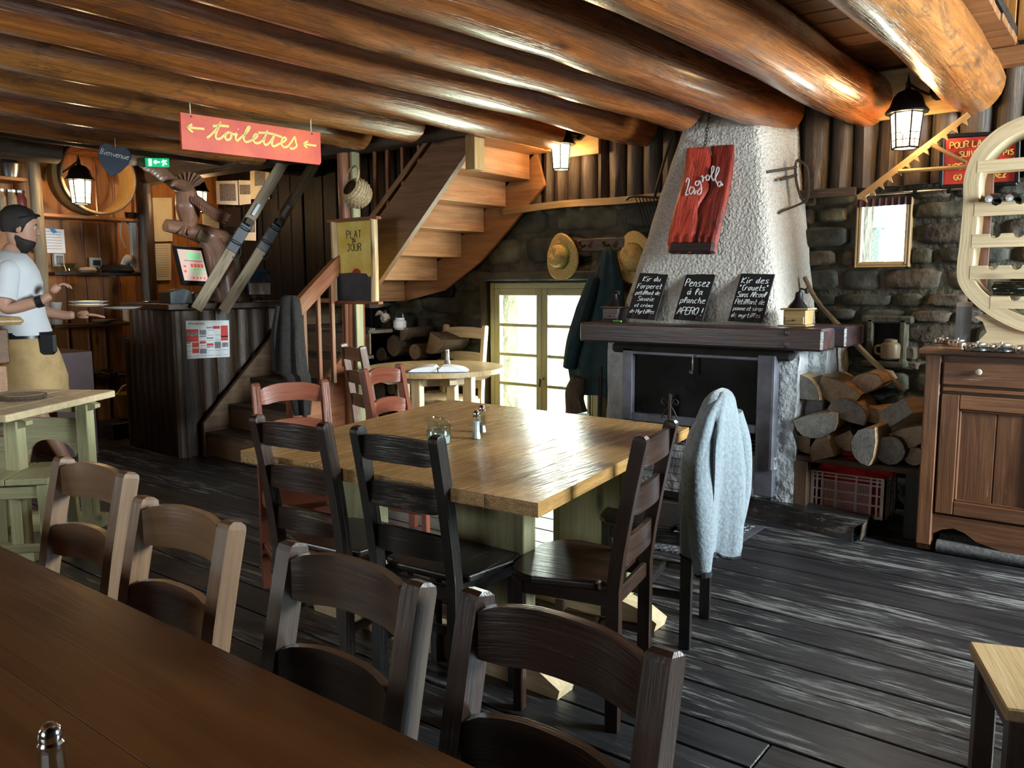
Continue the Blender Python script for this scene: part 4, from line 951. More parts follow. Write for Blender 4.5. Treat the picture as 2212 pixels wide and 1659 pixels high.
# ---------------------------------------------------------------- toilets sign
s0,s1=at(388,243,Z=2.245),at(690,287,Z=2.245); s2=at(690,338,X=s1.x,Z=None) if False else None
u=(s1-s0);SWd=u.length;u.normalize();hgt=.185
b0=at(393,298,Y=s0.y);
Ms=frame((s0+s1)/2-Vector((0,0,hgt/2)),u,(0,0,1))
ts=thing('toilets_sign','long red-orange hanging board lettered toilettes with two arrows','sign',tuple((s0+s1)/2-Vector((0,0,hgt))))
MB().prism([(-SWd/2,-hgt/2),(SWd/2-.01,-hgt/2),(SWd/2,-hgt/2+.015),(SWd/2,hgt/2),(-SWd/2,hgt/2)],.018,Ms).build('board',M_['orangeboard'],ts)
def trace(strokes,M,zoff,ox,oy,sc_,w,k=4):
    n=(M.to_3x3()@Vector((0,0,1))).normalized();o=M@Vector((0,0,zoff));mb=MB()
    for st in strokes:
        P=[]
        for x,y in zip(st[::2],st[1::2]):
            r=CM@Vector((ox+x/sc_-1106,-(oy+y/sc_-829.5),-F_)); t=(o-EYE).dot(n)/r.dot(n); P.append(EYE+r*t)
        mb.bar(P,w,.003,up=tuple(n),k=k if len(P)>2 else 1)
    return mb
trace([(230,270,262,245,300,205,332,152,310,205,296,250,302,274,328,275,358,252,378,232),(272,182,330,178,395,184),(402,226,378,236,366,264,380,285,405,275,412,245,400,228,432,244,455,236),(455,236,444,270,455,290,480,270),(462,203,464,208),(480,270,528,228,550,192,537,190,516,232,505,278,524,300,558,290),
(558,290,600,265,608,246,590,243,576,268,586,303,615,308,645,290),(645,290,668,250,682,214,664,262,655,300,668,322,694,310),(612,230,660,232,720,240,790,264),(694,310,722,270,740,234,722,280,716,318,732,332,765,316),(765,316,812,292,820,272,802,268,786,296,796,334,830,335,862,298),(862,298,886,262,893,300,900,330,874,350,846,344)],Ms,.0105,380,220,3.456,.0125).build('lettering',M_['yellow'],ts)
trace([(212,203,150,197,85,190),(120,168,100,180,85,190,100,208,126,228)],Ms,.0105,380,220,3.456,.0115,1).build('arrow',M_['yellow'],ts)
trace([(1047,328,1000,322,945,315),(986,294,965,304,945,315,960,330,980,345)],Ms,.0105,380,220,3.456,.0115,1).build('arrow',M_['yellow'],ts)
for e in(-.36,.36): 
    q=Ms@Vector((e*SWd*1.2/1.0,hgt/2-.012,.0)); MB().tube([q,q+Vector((0,0,.09))],.003,6).build('cord',M_['paperwarm'],ts)
    MB().lathe([(.005,0),(.005,.003)],8,M=Ms@Matrix.Translation((e*SWd*1.2,hgt/2-.014,.0095))).build('nail_hole',M_['ink'],ts)
# ---------------------------------------------------------------- dish of the day board
PY=4.07
c=at(768,562,Y=PY); pd_=thing('dish_board','yellow menu board in a rustic log frame, lettered Plat du Jour with a slate below','sign',(c.x,PY,c.z-.32))
l,r,t_,b_=at(728,560,Y=PY).x,at(808,560,Y=PY).x,at(765,478,Y=PY).z,at(765,650,Y=PY).z
Md=frame(((l+r)/2,PY,(t_+b_)/2),(1,.0,0),(0,0,1))
w2=(r-l)/2;h2=(t_-b_)/2
MB().box((0,0,-.0),(2*w2,2*h2,.014)).xf(Md).build('panel',M_['yellowpaint'],pd_)
for s in(-1,1): MB().tube([Md@Vector((s*(w2+.012),-h2-.005,.01)),Md@Vector((s*(w2+.012)+.006,0,.01)),Md@Vector((s*(w2+.012),h2+.005,.01))],.028,10,k=4,jit=.1).build('frame_post',M_['pine'],pd_,smooth=True)
for s in(-1,1): MB().box((0,s*(h2+.012),.008),(2*w2+.14,.022,.05)).xf(Md).build('frame_bar',M_['rail'],pd_)
MB().prism([(-w2+.02,-h2+.02),(w2-.01,-h2+.02),(w2-.005,-.085),(w2-.05,-.10),(w2-.08,-.07),(-.02,-.062),(-w2+.03,-.068),(-w2+.01,-.10)],.012,Md@Matrix.Translation((0,-.02,.014))).build('slate',M_['slate'],pd_)
MB().tube([Md@Vector(p) for p in((-w2+.0,-h2+.02,.024),(-w2-.005,-.2,.026),(-w2+.012,-.1,.026),(-w2+.03,-.085,.026))],.006,6,k=3).build('twig_trim',M_['pine'],pd_)
MB().lathe([(.045,0),(.045,.001)],20,M=Md@Matrix.Translation((.02,-.085,.008)),sy=.75).build('red_spot',M_['redpaint'],pd_)
mb=MB()
for tx,yy,hh in(('PLAT',.168,.052),('DU',.137,.024),('JOUR',.076,.05)): write(mb,tx,Md@Matrix.Translation((0,yy-.0,.0075)),hh,w=.005,th=.001)
mb.build('lettering',M_['ink'],pd_)
# basket on the post
c=at(768,415,Y=4.08); bk=thing('wicker_basket','small round wicker basket hanging on the log post above the menu board','basket',(c.x,4.08,c.z-.12))
Mb=Matrix.Translation(c)@Matrix.Rotation(R(62),4,'X')
prof=[(.005,-.115),(.05,-.11),(.085,-.08),(.105,-.03),(.10,.02),(.08,.05),(.066,.065)]
inner=[(.06,.064),(.074,.045),(.093,.015),(.097,-.03),(.078,-.075),(.045,-.10),(.004,-.105)]
MB().lathe(prof+inner,26,M=Mb).build('bowl',M_['wicker'],bk,smooth=True,ang=80)
mb=MB()
for k in range(9):
    z=-.10+k*.019; rr=[p for p in prof]; 
    def rad(z):
        for a,b in zip(prof,prof[1:]):
            if a[1]<=z<=b[1]: return a[0]+(b[0]-a[0])*(z-a[1])/(b[1]-a[1]+1e-9)
        return .06
    R0=rad(z); mb.tube([Mb@Vector(((R0+.002+.0035*math.sin(j*PI/1.0+k*PI))*math.cos(2*PI*j/36),(R0+.002+.0035*math.cos(j*PI+k*PI))*math.sin(2*PI*j/36),z)) for j in range(37)],.004,5)
mb.build('woven_reed',M_['wicker'],bk)['kind']='stuff'
MB().tube([Mb@Vector((-.05,.05,.06)),Mb@Vector((-.055,.12,.08)),Mb@Vector((0,.165,.085)),Mb@Vector((.055,.12,.08)),Mb@Vector((.05,.05,.06))],.008,8,k=4,jit=.1).build('handle',M_['wicker'],bk,smooth=True)
# ---------------------------------------------------------------- helpers for flat things fixed by their corners
def slabpx(pts,th,X=None,Y=None,Z=None,nrm=None):
    P=[at(x,y,X=X,Y=Y,Z=Z) for x,y in pts]; n=Vector(nrm) if nrm else (Vector((1,0,0)) if X is not None else (Vector((0,-1,0)) if Y is not None else Vector((0,0,1))))
    m=MB();k=len(P);vs=[p for p in P]+[p-n*th for p in P]; ts=[(v.z,v.x,v.y) for v in vs]
    return m.add(vs,[list(range(k)),[k+i for i in range(k)][::-1]]+[[i,(i+1)%k,k+(i+1)%k,k+i] for i in range(k)],ts)
def base(P): return (sum(p.x for p in P)/len(P),sum(p.y for p in P)/len(P),min(p.z for p in P))
# ---------------------------------------------------------------- lanterns
def lantern(label,px,py,s,Y=None,X=None,wall=None,power=30,hang=None):
    c=at(px,py,X=X,Y=Y); t=thing('wall_lantern',label,'lantern',tuple(c))
    H=.20*s;r0,r1=.072*s,.090*s
    MB().lathe([(r0,0),(r1,H)],6,c).build('glass_panes',M_['frost'],t)
    mb=MB()
    for k in range(6):
        a=2*PI*k/6; d0=Vector((math.cos(a)*r0,math.sin(a)*r0,0));d1=Vector((math.cos(a)*r1,math.sin(a)*r1,H));mb.tube([c+d0,c+d1],.005*s,6)
        a2=2*PI*(k+1)/6;e0=Vector((math.cos(a2)*r0,math.sin(a2)*r0,0));e1=Vector((math.cos(a2)*r1,math.sin(a2)*r1,H))
        for q in(.22,.42): mb.tube([c+d0.lerp(d1,q),c+e0.lerp(e1,q)],.0025*s,4)
        mb.tube([c+d0,c+e0],.006*s,6).tube([c+d1,c+e1],.006*s,6); mb.tube([c+d0.lerp(e0,.5),c+d0.lerp(e0,.5).lerp(d1.lerp(e1,.5),.42)],.0025*s,4)
    mb.build('cage',M_['iron'],t)
    MB().lathe([(r1*1.32,H),(r1*1.36,H+.008*s),(r1*1.1,H+.035*s),(r1*.9,H+.09*s),(r1*.62,H+.12*s),(r1*.2,H+.135*s),(.012*s,H+.16*s),(.016*s,H+.17*s),(.008*s,H+.18*s),(.001,H+.23*s)],12,c).build('cap',M_['iron'],t,smooth=True)
    MB().lathe([(.001,.0),(.022*s,.012*s),(.03*s,.05*s),(.02*s,.09*s),(.012*s,.11*s)],12,c+Vector((0,0,H*.35))).build('bulb',M_['bulb'],t,smooth=True)
    if wall:
        w=Vector(wall); MB().lathe([(.045*s,0),(.05*s,.012),(.03*s,.02)],14,M=frame(w,Vector((1,0,0)) if abs((w-c).y)>abs((w-c).x) else Vector((0,1,0)),(0,0,1)),sy=1.5).build('back_plate',M_['iron'],t,smooth=True)
        MB().tube([w,w.lerp(c,.25)+Vector((0,0,.05*s+(c.z-w.z)*0)),w.lerp(c,.6)+Vector((0,0,H*.5+.09*s)),c+Vector((0,0,H+.17*s))],.008*s,8,k=5).build('arm',M_['iron'],t,smooth=True)
    if hang: MB().tube([c+Vector((0,0,H+.2*s)),c+Vector((.03,-.02,H+.3*s)),c+Vector((.0,.02,H+.38*s)),c+Vector(hang)],.004,6,k=4).build('hanging_wire',M_['iron'],t)
    l=bpy.data.lights.new('lantern_light','POINT');l.energy=power;l.color=(1,.62,.30);l.shadow_soft_size=.03;o=bpy.data.objects.new('lantern_light',l);COL.objects.link(o);o.location=(0,0,H*.5);o.parent=t;return t
L1=at(1212,366,Y=4.98);lantern('lit black lantern on the back wall beside the top of the stairs',1212,366,.86,Y=4.98,wall=(L1.x+.09,WY-.10,L1.z+.27),power=32)
L2=at(1955,320,Y=4.93);lantern('lit black lantern on the back wall between the two rightmost logs, above the small window',1955,320,.92,Y=4.93,wall=(L2.x+.12,WY-.10,L2.z+.33),power=32)
L3=at(176,440,X=-7.45);lantern('lit lantern standing out inside the wooden hoop of the bar shelf',176,440,1.0,X=-7.45,wall=(WX+.05,L3.y-.02,L3.z+.30),power=55)
lantern('lit lantern hanging on a twisted wire behind the wooden eagle',430,456,.9,X=-7.35,hang=(0,0,.62),power=55)
# ---------------------------------------------------------------- hanging wooden sign on the chimney
TL,TR,BR,BL=at(1474,324,Y=4.80),at(1578,316,Y=4.80),at(1554,549,Y=4.60),at(1459,543,Y=4.60)
M=frame((TL+TR+BR+BL)/4,TR-TL,(TL+TR-BL-BR)); W=(TR-TL).length;H=((TL+TR)/2-(BL+BR)/2).length
hs=thing('chimney_sign','charred red-stained plank hanging by a chain on the chimney, hand-lettered la grolla','sign',base([BL,BR]))
mb=MB();n=22;m_=9;vs=[];fs=[];ts=[]
def split(y): return .02+.018*math.sin(y*14)+.01*math.sin(y*31)
for side in(0,1):
    rings=[]
    for j in range(n+1):
        y=-H/2+H*j/n; sp=split(y)
        lx=[-W/2+.012*math.sin(y*9)+(.01 if j<2 else 0),sp-.004] if side==0 else [sp+.006,W/2+.008*math.sin(y*7+1)]
        top=[];bot=[]
        for i in range(m_+1):
            x=lx[0]+(lx[1]-lx[0])*i/m_; z=.018+.005*noise.noise(Vector((x*60,y*4,side)))+(-.006 if i in(0,m_) else 0)+(.006*math.sin(i*2) if j<4 else 0)
            top.append(Vector((x,y+(.015*math.sin(i*1.7) if j==0 else 0),z)));bot.append(Vector((x,y,-.012)))
        rings.append(top+bot[::-1])
    m=MB().loft(rings); m.t=[(v.y,v.x,v.z) for v in m.v]; m.xf(M); m.build('plank_half',M_['redboard'] if side==0 else M_['redburnt'],hs,smooth=True,ang=70)
MB().box((0,-H/2+.03,.006),(W*.92,.075,.045),bev=.015).xf(M).build('charred_foot',M_['chared'],hs)
MB().box((split(0),0,.0),(.012,H*.9,.02)).xf(M).build('crack_filler',M_['chared'],hs)
trace([(1388,600,1400,570,1412,585,1400,640,1385,695,1408,688),(1446,640,1425,636,1412,665,1425,690,1445,662,1450,645,1451,690,1465,660),(1490,590,1464,595,1458,618,1478,622,1492,592,1504,640,1500,678,1482,692,1474,672,1500,640),(1500,560,1514,553,1512,598,1520,570,1536,560),(1550,545,1538,560,1543,585,1560,580,1562,555,1550,545,1570,560),
(1566,566,1594,512,1595,482,1582,490,1580,560,1594,590),(1594,590,1630,522,1633,490,1619,498,1608,570,1620,608),(1650,594,1630,600,1624,620,1640,632,1652,600,1654,625,1664,612)],M,.027,1080,220,3.456,.006).build('lettering',M_['chalk'],hs)
ch=thing('chain','dark iron chain holding the red plank sign on the chimney','chain',tuple((TL+TR)/2))
p0=(TL+TR)/2+Vector((.0,-.02,0));p1=at(1533,240,Y=4.72)
N=11
for k in range(N):
    c=p0.lerp(p1,(k+.5)/N);ax=(p1-p0).normalized();a=frame(c,ax,(1,0,.1) if k%2 else (0,1,.1)); ln=(p1-p0).length/N*.72
    MB().tube([a@Vector((ln*math.cos(2*PI*j/12),.008*math.sin(2*PI*j/12),0)) for j in range(13)],.0028,5,caps=False).build('link',M_['rust'],ch)
# ---------------------------------------------------------------- three chalkboards
def chalk(label,TLp,TRp,BRp,BLp,lines,h,Yt=4.66,Yb=4.51):
    TL,TR=at(*TLp,Y=Yt),at(*TRp,Y=Yt);BR,BL=at(*BRp,Y=Yb),at(*BLp,Y=Yb)
    BL.z=BR.z=max(BL.z,1.122) if False else (BL.z+BR.z)/2
    M=frame((TL+TR+BR+BL)/4,TR-TL,(TL+TR-BL-BR)); W=(TR-TL).length;H=((TL+TR)/2-(BL+BR)/2).length
    t=thing('chalkboard',label,'chalkboard',base([BL,BR]),group='small chalkboards on the mantel')
    MB().box((0,0,0),(W,H,.008),bev=.002).xf(M).build('board',M_['chalkboard'],t)
    for s in(-1,1): MB().box((s*W*.28,-H/2+.02,.008),(.003,.05,.004),bev=0).xf(M).build('clip',M_['steel'],t)
    mb=MB()
    for tx,y,hh,ad in lines: write(mb,tx,M@Matrix.Translation((-.004,y*H-.004,.0045))@Matrix.Rotation(R(1.5),4,'Z'),hh*.86,w=hh*.085,slant=.15,adv=ad,th=.0008,fit=W*.86)
    mb.build('chalk_writing',M_['chalk'],t); return M,W,H
M,W,H=chalk('small chalkboard at the left of the mantel, reading Kir du Forperet',(1376,590),(1438,592),(1421,690),(1360,688),[('Kir du',.33,.040,.9),('Forperet',.17,.038,.9),('pétillant de',.035,.030,.78),('Savoie',-.10,.034,.9),('et crème',-.235,.028,.9),('de Myrtilles',-.37,.030,.78)],.2)
chalk('middle chalkboard on the mantel, reading Pensez à la planche Apéro',(1478,590),(1541,592),(1523,694),(1461,690),[('Pensez',.23,.055,.95),('à la',.05,.046,1),('planche',-.13,.044,.9),('APÉRO !',-.37,.052,.85)],.2)
chalk('right-hand chalkboard on the mantel, reading Kir des Crouets sans alcool',(1594,591),(1667,593),(1654,698),(1580,693),[('Kir des',.31,.042,.95),('"Crouets"',.16,.040,.9),('Sans Alcool',.02,.038,.8),('Pétillant de',-.13,.036,.76),('pomme et sirop',-.26,.030,.72),('de myrtilles',-.40,.032,.82)],.2)
# coffee grinders
def grinder(label,px,py,Y,s,mat):
    c=at(px,py,Y=Y);c.z=1.121;t=thing('coffee_grinder',label,'coffee grinder',tuple(c))
    MB().box(c+Vector((0,0,.048*s)),(.12*s,.12*s,.078*s)).build('body',M_[mat],t)
    MB().box(c+Vector((0,0,.004)),(.135*s,.135*s,.008)).build('foot_board',M_[mat],t);MB().box(c+Vector((0,0,.092*s)),(.15*s,.15*s,.010)).build('top_board',M_[mat],t)
    d=MB().box(c+Vector((0,-.061*s,.033*s)),(.10*s,.006,.04*s)).build('drawer',M_[mat],t);MB().lathe([(.005,0),(.006,.006),(.003,.01)],8,M=frame(c+Vector((0,-.064*s,.033*s)),(1,0,0),(0,0,1))).build('knob',M_['iron'],d)
    MB().lathe([(.058*s,.097*s),(.05*s,.112*s),(.03*s,.135*s),(.022*s,.15*s),(.018*s,.18*s),(.004,.186*s)],16,c).build('hopper',M_['iron'],t,smooth=True)
    MB().tube([c+Vector((0,0,.185*s)),c+Vector((.02*s,-.03*s,.20*s)),c+Vector((.05*s,-.05*s,.19*s)),c+Vector((.06*s,-.06*s,.175*s))],.0045*s,6,k=3).lathe([(.001,0),(.012*s,.006),(.009*s,.03*s),(.001,.035*s)],10,c+Vector((.06*s,-.06*s,.172*s))).build('crank',M_['iron'],t)
grinder('old dark wooden coffee grinder at the left end of the mantel, half behind the chalkboard',1328,688,4.58,.95,'mantel')
grinder('light wooden box coffee grinder with black crank at the right end of the mantel',1724,694,4.54,1.03,'oak')
g_=at(1330,691,Y=4.45);o=MB().tube([(g_.x-.03,4.47,1.118+.006),(g_.x+.035,4.46,1.118+.006)],.006,8).build('marker_pen',M_['greenlight']);tag(o,'small green marker pen lying on the mantel by the left chalkboard','pen')
# tongs and loop on the right of the chimney
lp=thing('iron_loop_tool','old wrought-iron clamp with a loop hanging right of the chimney','iron tool',tuple(at(1720,400,Y=5.02)))
A=lambda *a:at(*a[:2],Y=a[2])
MB().tube([A(1722,345,5.0),A(1742,360,5.0),A(1747,400,5.0),A(1745,425,5.0),A(1738,437,5.0),A(1728,420,5.0),A(1720,390,5.0),A(1718,360,5.0),A(1722,345,5.0)],.008,8,k=4).build('loop',M_['slab'],lp,smooth=True)
MB().tube([A(1738,436,5.0),A(1718,445,4.96),A(1690,456,4.86),A(1682,461,4.84)],.007,8,k=3).build('hook',M_['rust'],lp);MB().beam(A(1655,372,4.80),A(1722,361,5.0),.012,.016).build('prong',M_['rust'],lp);MB().beam(A(1685,388,4.86),A(1722,378,5.0),.012,.018).build('prong',M_['rust'],lp)
# ---------------------------------------------------------------- hay fork, hats, coat
hf=thing('hay_fork','black iron hay fork with thin tines hanging head down left of the chimney','fork',tuple(A(1400,430,5.02)))
MB().tube([A(1462,262,5.0),A(1440,330,5.02),A(1420,400,5.04),A(1414,428,5.05)],.010,8,k=3).build('handle',M_['iron'],hf)
MB().tube([A(1353,432,5.08),A(1368,424,5.07),A(1430,428,5.02),A(1470,432,4.99)],.008,8,k=3).build('head_bar',M_['iron'],hf)
for k in range(9):
    x=1373+k*7.5; MB().tube([A(x,427,5.05),A(x+9,452,5.04),A(x+16,478,5.06),A(x+24,497,5.1)],[.004,.002],5,k=2).build('tine',M_['iron'],hf)
def hat(label,px,py,Y,rx,rz_,tw):
    c=at(px,py,Y=Y);t=thing('straw_hat',label,'hat',tuple(c),group='straw hats on the back wall')
    M=Matrix.Translation(c)@Matrix.Rotation(R(tw),4,'Z')@Matrix.Rotation(R(90),4,'X')@Matrix.Rotation(R(18),4,'Z')
    # local z points to the viewer side (-Y)
    pr_=[(.158,.004),(.165,.0),(.166,.006),(.150,.012),(.11,.004),(.088,.010),(.083,.05),(.072,.085),(.04,.10),(.001,.095)]
    n=40;rings=[]
    for r,z in pr_: rings.append([M@Vector((r*math.cos(2*PI*j/n)*rx,r*math.sin(2*PI*j/n)*rz_,z+(.018*math.sin(4*PI*j/n) if r>.12 else 0)-(.02*max(0,math.sin(2*PI*j/n)) if r<.06 else 0))) for j in range(n)])
    MB().loft(rings).build('brim_and_crown',M_['straw'],t,smooth=True,ang=80)
    MB().loft([[M@Vector((r*math.cos(2*PI*j/n)*rx,r*math.sin(2*PI*j/n)*rz_,z)) for j in range(n)] for r,z in((.0925,.012),(.090,.034))],caps=False).build('ribbon',M_['greenband'],t,smooth=True)
hat('straw hat with green ribbon hanging left of the dark coat',1214,554,WY-.09,1.0,1.05,-12)
hat('straw hat with green ribbon half hidden behind the chimney',1372,556,WY-.09,1.0,1.12,-10)
rk=thing('coat_rack','dark wooden coat rail on the stone wall between the two hats','coat rack',tuple(A(1290,545,5.1)))
p,q=A(1236,560,5.1),A(1345,560,5.1);MB().box(((p.x+q.x)/2,WY-.06,A(1290,528,5.1).z),(q.x-p.x,.03,.09)).build('rail_board',M_['bar'],rk)
for x in(1262,1315): c=A(x,530,5.08);MB().tube([c,c+Vector((0,-.05,-.01)),c+Vector((0,-.075,.03))],[.014,.012,.014],8,k=3).build('peg',M_['bar'],rk)
ct=thing('hanging_coat','long dark green coat hanging in front of the french window','coat',tuple(A(1290,800,4.98)))
rows=[(533,1306,1320,.02),(548,1300,1332,.04),(600,1284,1345,.06),(650,1272,1350,.075),(700,1252,1354,.085),(740,1236,1356,.09),(770,1224,1356,.09),(800,1222,1356,.09),(835,1228,1356,.085),(852,1236,1350,.08)]
rings=[]
for i,(py,l,r,dp) in enumerate(rows):
    c=at((l+r)/2,py,Y=5.0);a=(r-l)/2/292;rings.append([c+Vector((math.cos(t)*a*(1+.03*math.sin(4*t)),math.sin(t)*dp*(1+(.1+.03*i)*math.sin(7*t+.3*i)),0)) for t in[2*PI*k/40 for k in range(40)]])
MB().loft(rings[::-1]).build('body',M_['coat'],ct,smooth=True,ang=80)
MB().tube([A(1284,600,4.93),A(1262,670,4.9),A(1240,740,4.9),A(1229,795,4.9)],[.04,.06,.058,.045],12,k=4,jit=.12).build('sleeve',M_['coat'],ct,smooth=True)
# knobbly wood piece and fire tools
kn=MB().tube([A(1245,893,4.86),A(1240,862,4.86),A(1243,838,4.86),A(1248,815,4.86)],[.085,.075,.07,.05],14,k=4,jit=.35).build('knobbly_log',M_['bark'],smooth=True);tag(kn,'knobbly grey piece of log standing by the french window','log')
kp=thing('log_stand','short stump under the knobbly log by the french window','stump',(kn.location.x,kn.location.y,0));MB().tube([(kn.location.x,kn.location.y,0),(kn.location.x,kn.location.y,kn.location.z+.01)],[.12,.11],14,jit=.1).build('stump_body',M_['bark'],kp,smooth=True)
ft=thing('fire_tools','black iron fireplace tool set left of the fireplace','fire tools',(A(1298,900,4.75).x,4.75,0))
c=A(1298,900,4.75)
MB().lathe([(.09,0),(.09,.015),(.02,.03)],16,(c.x,4.75,0)).build('base_disc',M_['iron'],ft);MB().tube([(c.x,4.75,.02),(c.x,4.75,.80)],.010,8).build('pole',M_['iron'],ft)
MB().box((c.x,4.75,.70),(.16,.015,.015)).build('cross_bar',M_['iron'],ft)
for k,x in enumerate((-.07,.0,.07)):
    MB().tube([(c.x+x,4.72,.74),(c.x+x,4.72,.18)],.005,6).build('tool_rod',M_['iron'],ft)
    if k==0: MB().box((c.x+x,4.72,.14),(.07,.01,.10)).build('shovel',M_['iron'],ft)
# ---------------------------------------------------------------- saw, red sign, rod, handle, jug
sw_=thing('wooden_saw','old pit saw with large teeth hung diagonally above the small window','saw',tuple(A(1965,340,5.03)))
P0,P1=A(2092,246,5.0),A(1856,428,5.06);ax=(P1-P0);L=ax.length;Ms_=frame(P0,ax,(0,0,-1) )
poly=[(0,-.012),(L,-.02),(L+.01,.0),(L-.01,.016)]
k=int(L/.055)
for i in range(k,-1,-1):
    x=L*i/k-.01
    poly+=[(x,.018),(x-.012,.050),(x-.022,.018)]
poly=[p for p in poly if p[0]>-.005]+[(0,.018)]
MB().prism(poly,.012,Ms_).build('toothed_blade',M_['hoop'],sw_)
MB().tube([A(2090,360,5.02),A(1940,370,5.02)],.011,8).build('stretcher_pole',M_['oak'],sw_);MB().tube([A(2012,312,5.0),A(2088,352,5.0)],.010,8).build('brace_pole',M_['oak'],sw_)
rsn=thing('red_sign','red painted sign in a black frame half hidden behind the wine rack','sign',tuple(A(2110,400,5.1)))
slabpx([(2040,300),(2196,290),(2193,392),(2037,400)],.015,Y=WY-.09).build('board',M_['redpaint'],rsn)
for a,b in(((2036,295),(2200,286)),((2200,286),(2197,396)),((2197,396),(2033,404)),((2033,404),(2036,295))): MB().beam(at(*a,Y=WY-.09),at(*b,Y=WY-.09),.022,.022,up=(0,1,0)).build('frame_strip',M_['iron'],rsn)
mb=MB()
for tx,x,y,h in(('POUR LA',2085,318,.05),('SUIV',2088,338,.045),('PIS',2178,334,.04),('TIRE',2062,366,.045),('GO',2068,388,.042),('NEZ',2160,383,.04)):
    c=at(x,y,Y=WY-.095);write(mb,tx,frame(c,(1,0,0),(0,0,1))@Matrix.Rotation(R(.5),4,'Z'),h*.62,w=.005,adv=.95,th=.001)
mb.build('lettering',M_['yellow'],rsn)
cr=thing('curtain_rod','metal curtain rod across the stone wall over the small window','rod',tuple(A(1950,412,5.1)));MB().tube([A(1862,421,WY-.10),A(2078,408,WY-.10)],.007,8).build('rod',M_['tin'],cr)
for x,y in((1977,415),(2050,411)): MB().lathe([(.016,-.01),(.018,0),(.016,.01)],10,M=frame(A(x,y,WY-.10),(0,1,0),(0,0,1))).build('ring',M_['iron'],cr)
wt=MB().tube([A(1738,598,5.0),A(1765,650,5.0),A(1820,712,5.0),A(1880,775,5.0),A(1955,845,5.02)],[.013,.014,.016,.016,.012],10,k=6,jit=.06).build('curved_pole',M_['ski'],smooth=True);tag(wt,'long curved wooden tool handle leaning on the wall from the mantel to the firewood','pole')
jp=A(1925,777,5.12);jg=thing('stoneware_jug','tan stoneware jug with side handle in the wall niche','jug',tuple(jp))
MB().lathe([(.035,0),(.052,.01),(.055,.07),(.05,.09),(.035,.10),(.036,.115),(.015,.12)],18,jp+Vector((0,-.03,.004))).build('jug_body',M_['stoneware'],jg,smooth=True);MB().tube([jp+Vector((-.05,-.03,.085)),jp+Vector((-.08,-.03,.075)),jp+Vector((-.08,-.03,.04)),jp+Vector((-.05,-.03,.03))],.007,8,k=4).build('handle',M_['stoneware'],jg,smooth=True)
# ---------------------------------------------------------------- cabinet
CX0,CX1,CY0,CY1=-.835,.30,4.474,WY-.22
cb=thing('cabinet','old red-brown wooden cabinet with drawers and panelled doors at the right','cabinet',((CX0+CX1)/2,(CY0+CY1)/2,0))
MB().box(((CX0+CX1)/2,(CY0+CY1)/2+.01,.58),(CX1-CX0,CY1-CY0-.03,.86)).build('carcass',M_['cab'],cb)
o=MB().box(((CX0+CX1)/2,(CY0+CY1)/2-.015,1.018),(CX1-CX0+.08,CY1-CY0+.05,.032),bev=.008).build('top_board',M_['cab'],cb)
for x in(CX0+.03,CX1-.03,): MB().box((x,CY0-.006,.52),(.07,.035,.97),bev=.006).build('stile',M_['cab'],cb);MB().box((x-.0,CY0+.03,.06),(.07,.07,.12),bev=.01).build('foot',M_['cab'],cb)
MB().box((CX0+.03,CY1-.05,.06),(.06,.06,.12)).build('foot',M_['cab'],cb);MB().box((CX1-.03,CY1-.05,.06),(.06,.06,.12)).build('foot',M_['cab'],cb)
mid=(CX0+CX1)/2
for x0,x1 in((CX0+.075,mid-.01),(mid+.01,CX1-.075)):
    xm=(x0+x1)/2;w=x1-x0
    d=MB().box((xm,CY0-.010,.915),(w,.03,.115),bev=.006).build('drawer',M_['cab'],cb);MB().lathe([(.008,0),(.009,.008),(.016,.014),(.012,.022),(.001,.025)],14,M=frame((at(2117,793,Y=CY0).x if x0<mid-.1 else xm,CY0-.024,.95-.02),(1,0,0),(0,0,1))).build('knob',M_['knob'],d,smooth=True)
    MB().box((xm,CY0-.006,.835),(w,.03,.022),bev=.006).build('moulding',M_['cab'],cb)
    dr=MB().box((xm-w/2+.04,CY0-.008,.51),(.08,.028,.60)).box((xm+w/2-.04,CY0-.008,.51),(.08,.028,.60)).box((xm,CY0-.008,.775),(w-.161,.026,.07)).box((xm,CY0-.008,.245),(w-.161,.026,.07)).build('door',M_['cab'],cb)
    for i in range(2): pz=MB().box((xm-(w-.16)/4+(w-.16)/2*i,CY0+.006,.51),((w-.16)/2-.002,.012,.46)).build('door_panel',M_['cab'],dr)
    for a,b in(((xm-w/2+.085,.285),(xm+w/2-.085,.285)),((xm-w/2+.085,.735),(xm+w/2-.085,.735)),((xm-w/2+.085,.285),(xm-w/2+.085,.735)),((xm+w/2-.085,.285),(xm+w/2-.085,.735))): MB().beam((a[0],CY0-.004,a[1]),(b[0],CY0-.004,b[1]),.012,.02,up=(0,1,0)).build('panel_moulding',M_['cab'],dr)
ap=[(CX0+.06,.20),(CX0+.06,.09)]+[(CX0+.06+(CX1-CX0-.12)*k/20,.09+.05*math.sin(PI*min(1,k/4.))*(k<4)*1+(-.045*math.sin(PI*(k-4)/12) if 4<=k<=16 else 0)+(.05*math.sin(PI*(20-k)/4.) if k>16 else 0)) for k in range(1,20)]+[(CX1-.06,.09),(CX1-.06,.20)]
MB().prism(ap,.022,Matrix(((1,0,0,0),(0,0,1,CY0),(0,1,0,0),(0,0,0,1)))).build('scalloped_apron',M_['cab'],cb)
for k,(y,r) in enumerate(((CY0+.10,.042),(CY0+.005,.034))):
    o=MB().tube([(CX0+.09,y,r),(0,y,r),(CX1-.1,y,r)],r,14,jit=.05,k=4).build('rolled_rug',M_['rug'],smooth=True);tag(o,('thick dark rolled rug pushed under the cabinet','thinner grey rolled mat at the front foot of the cabinet')[k],'rug')
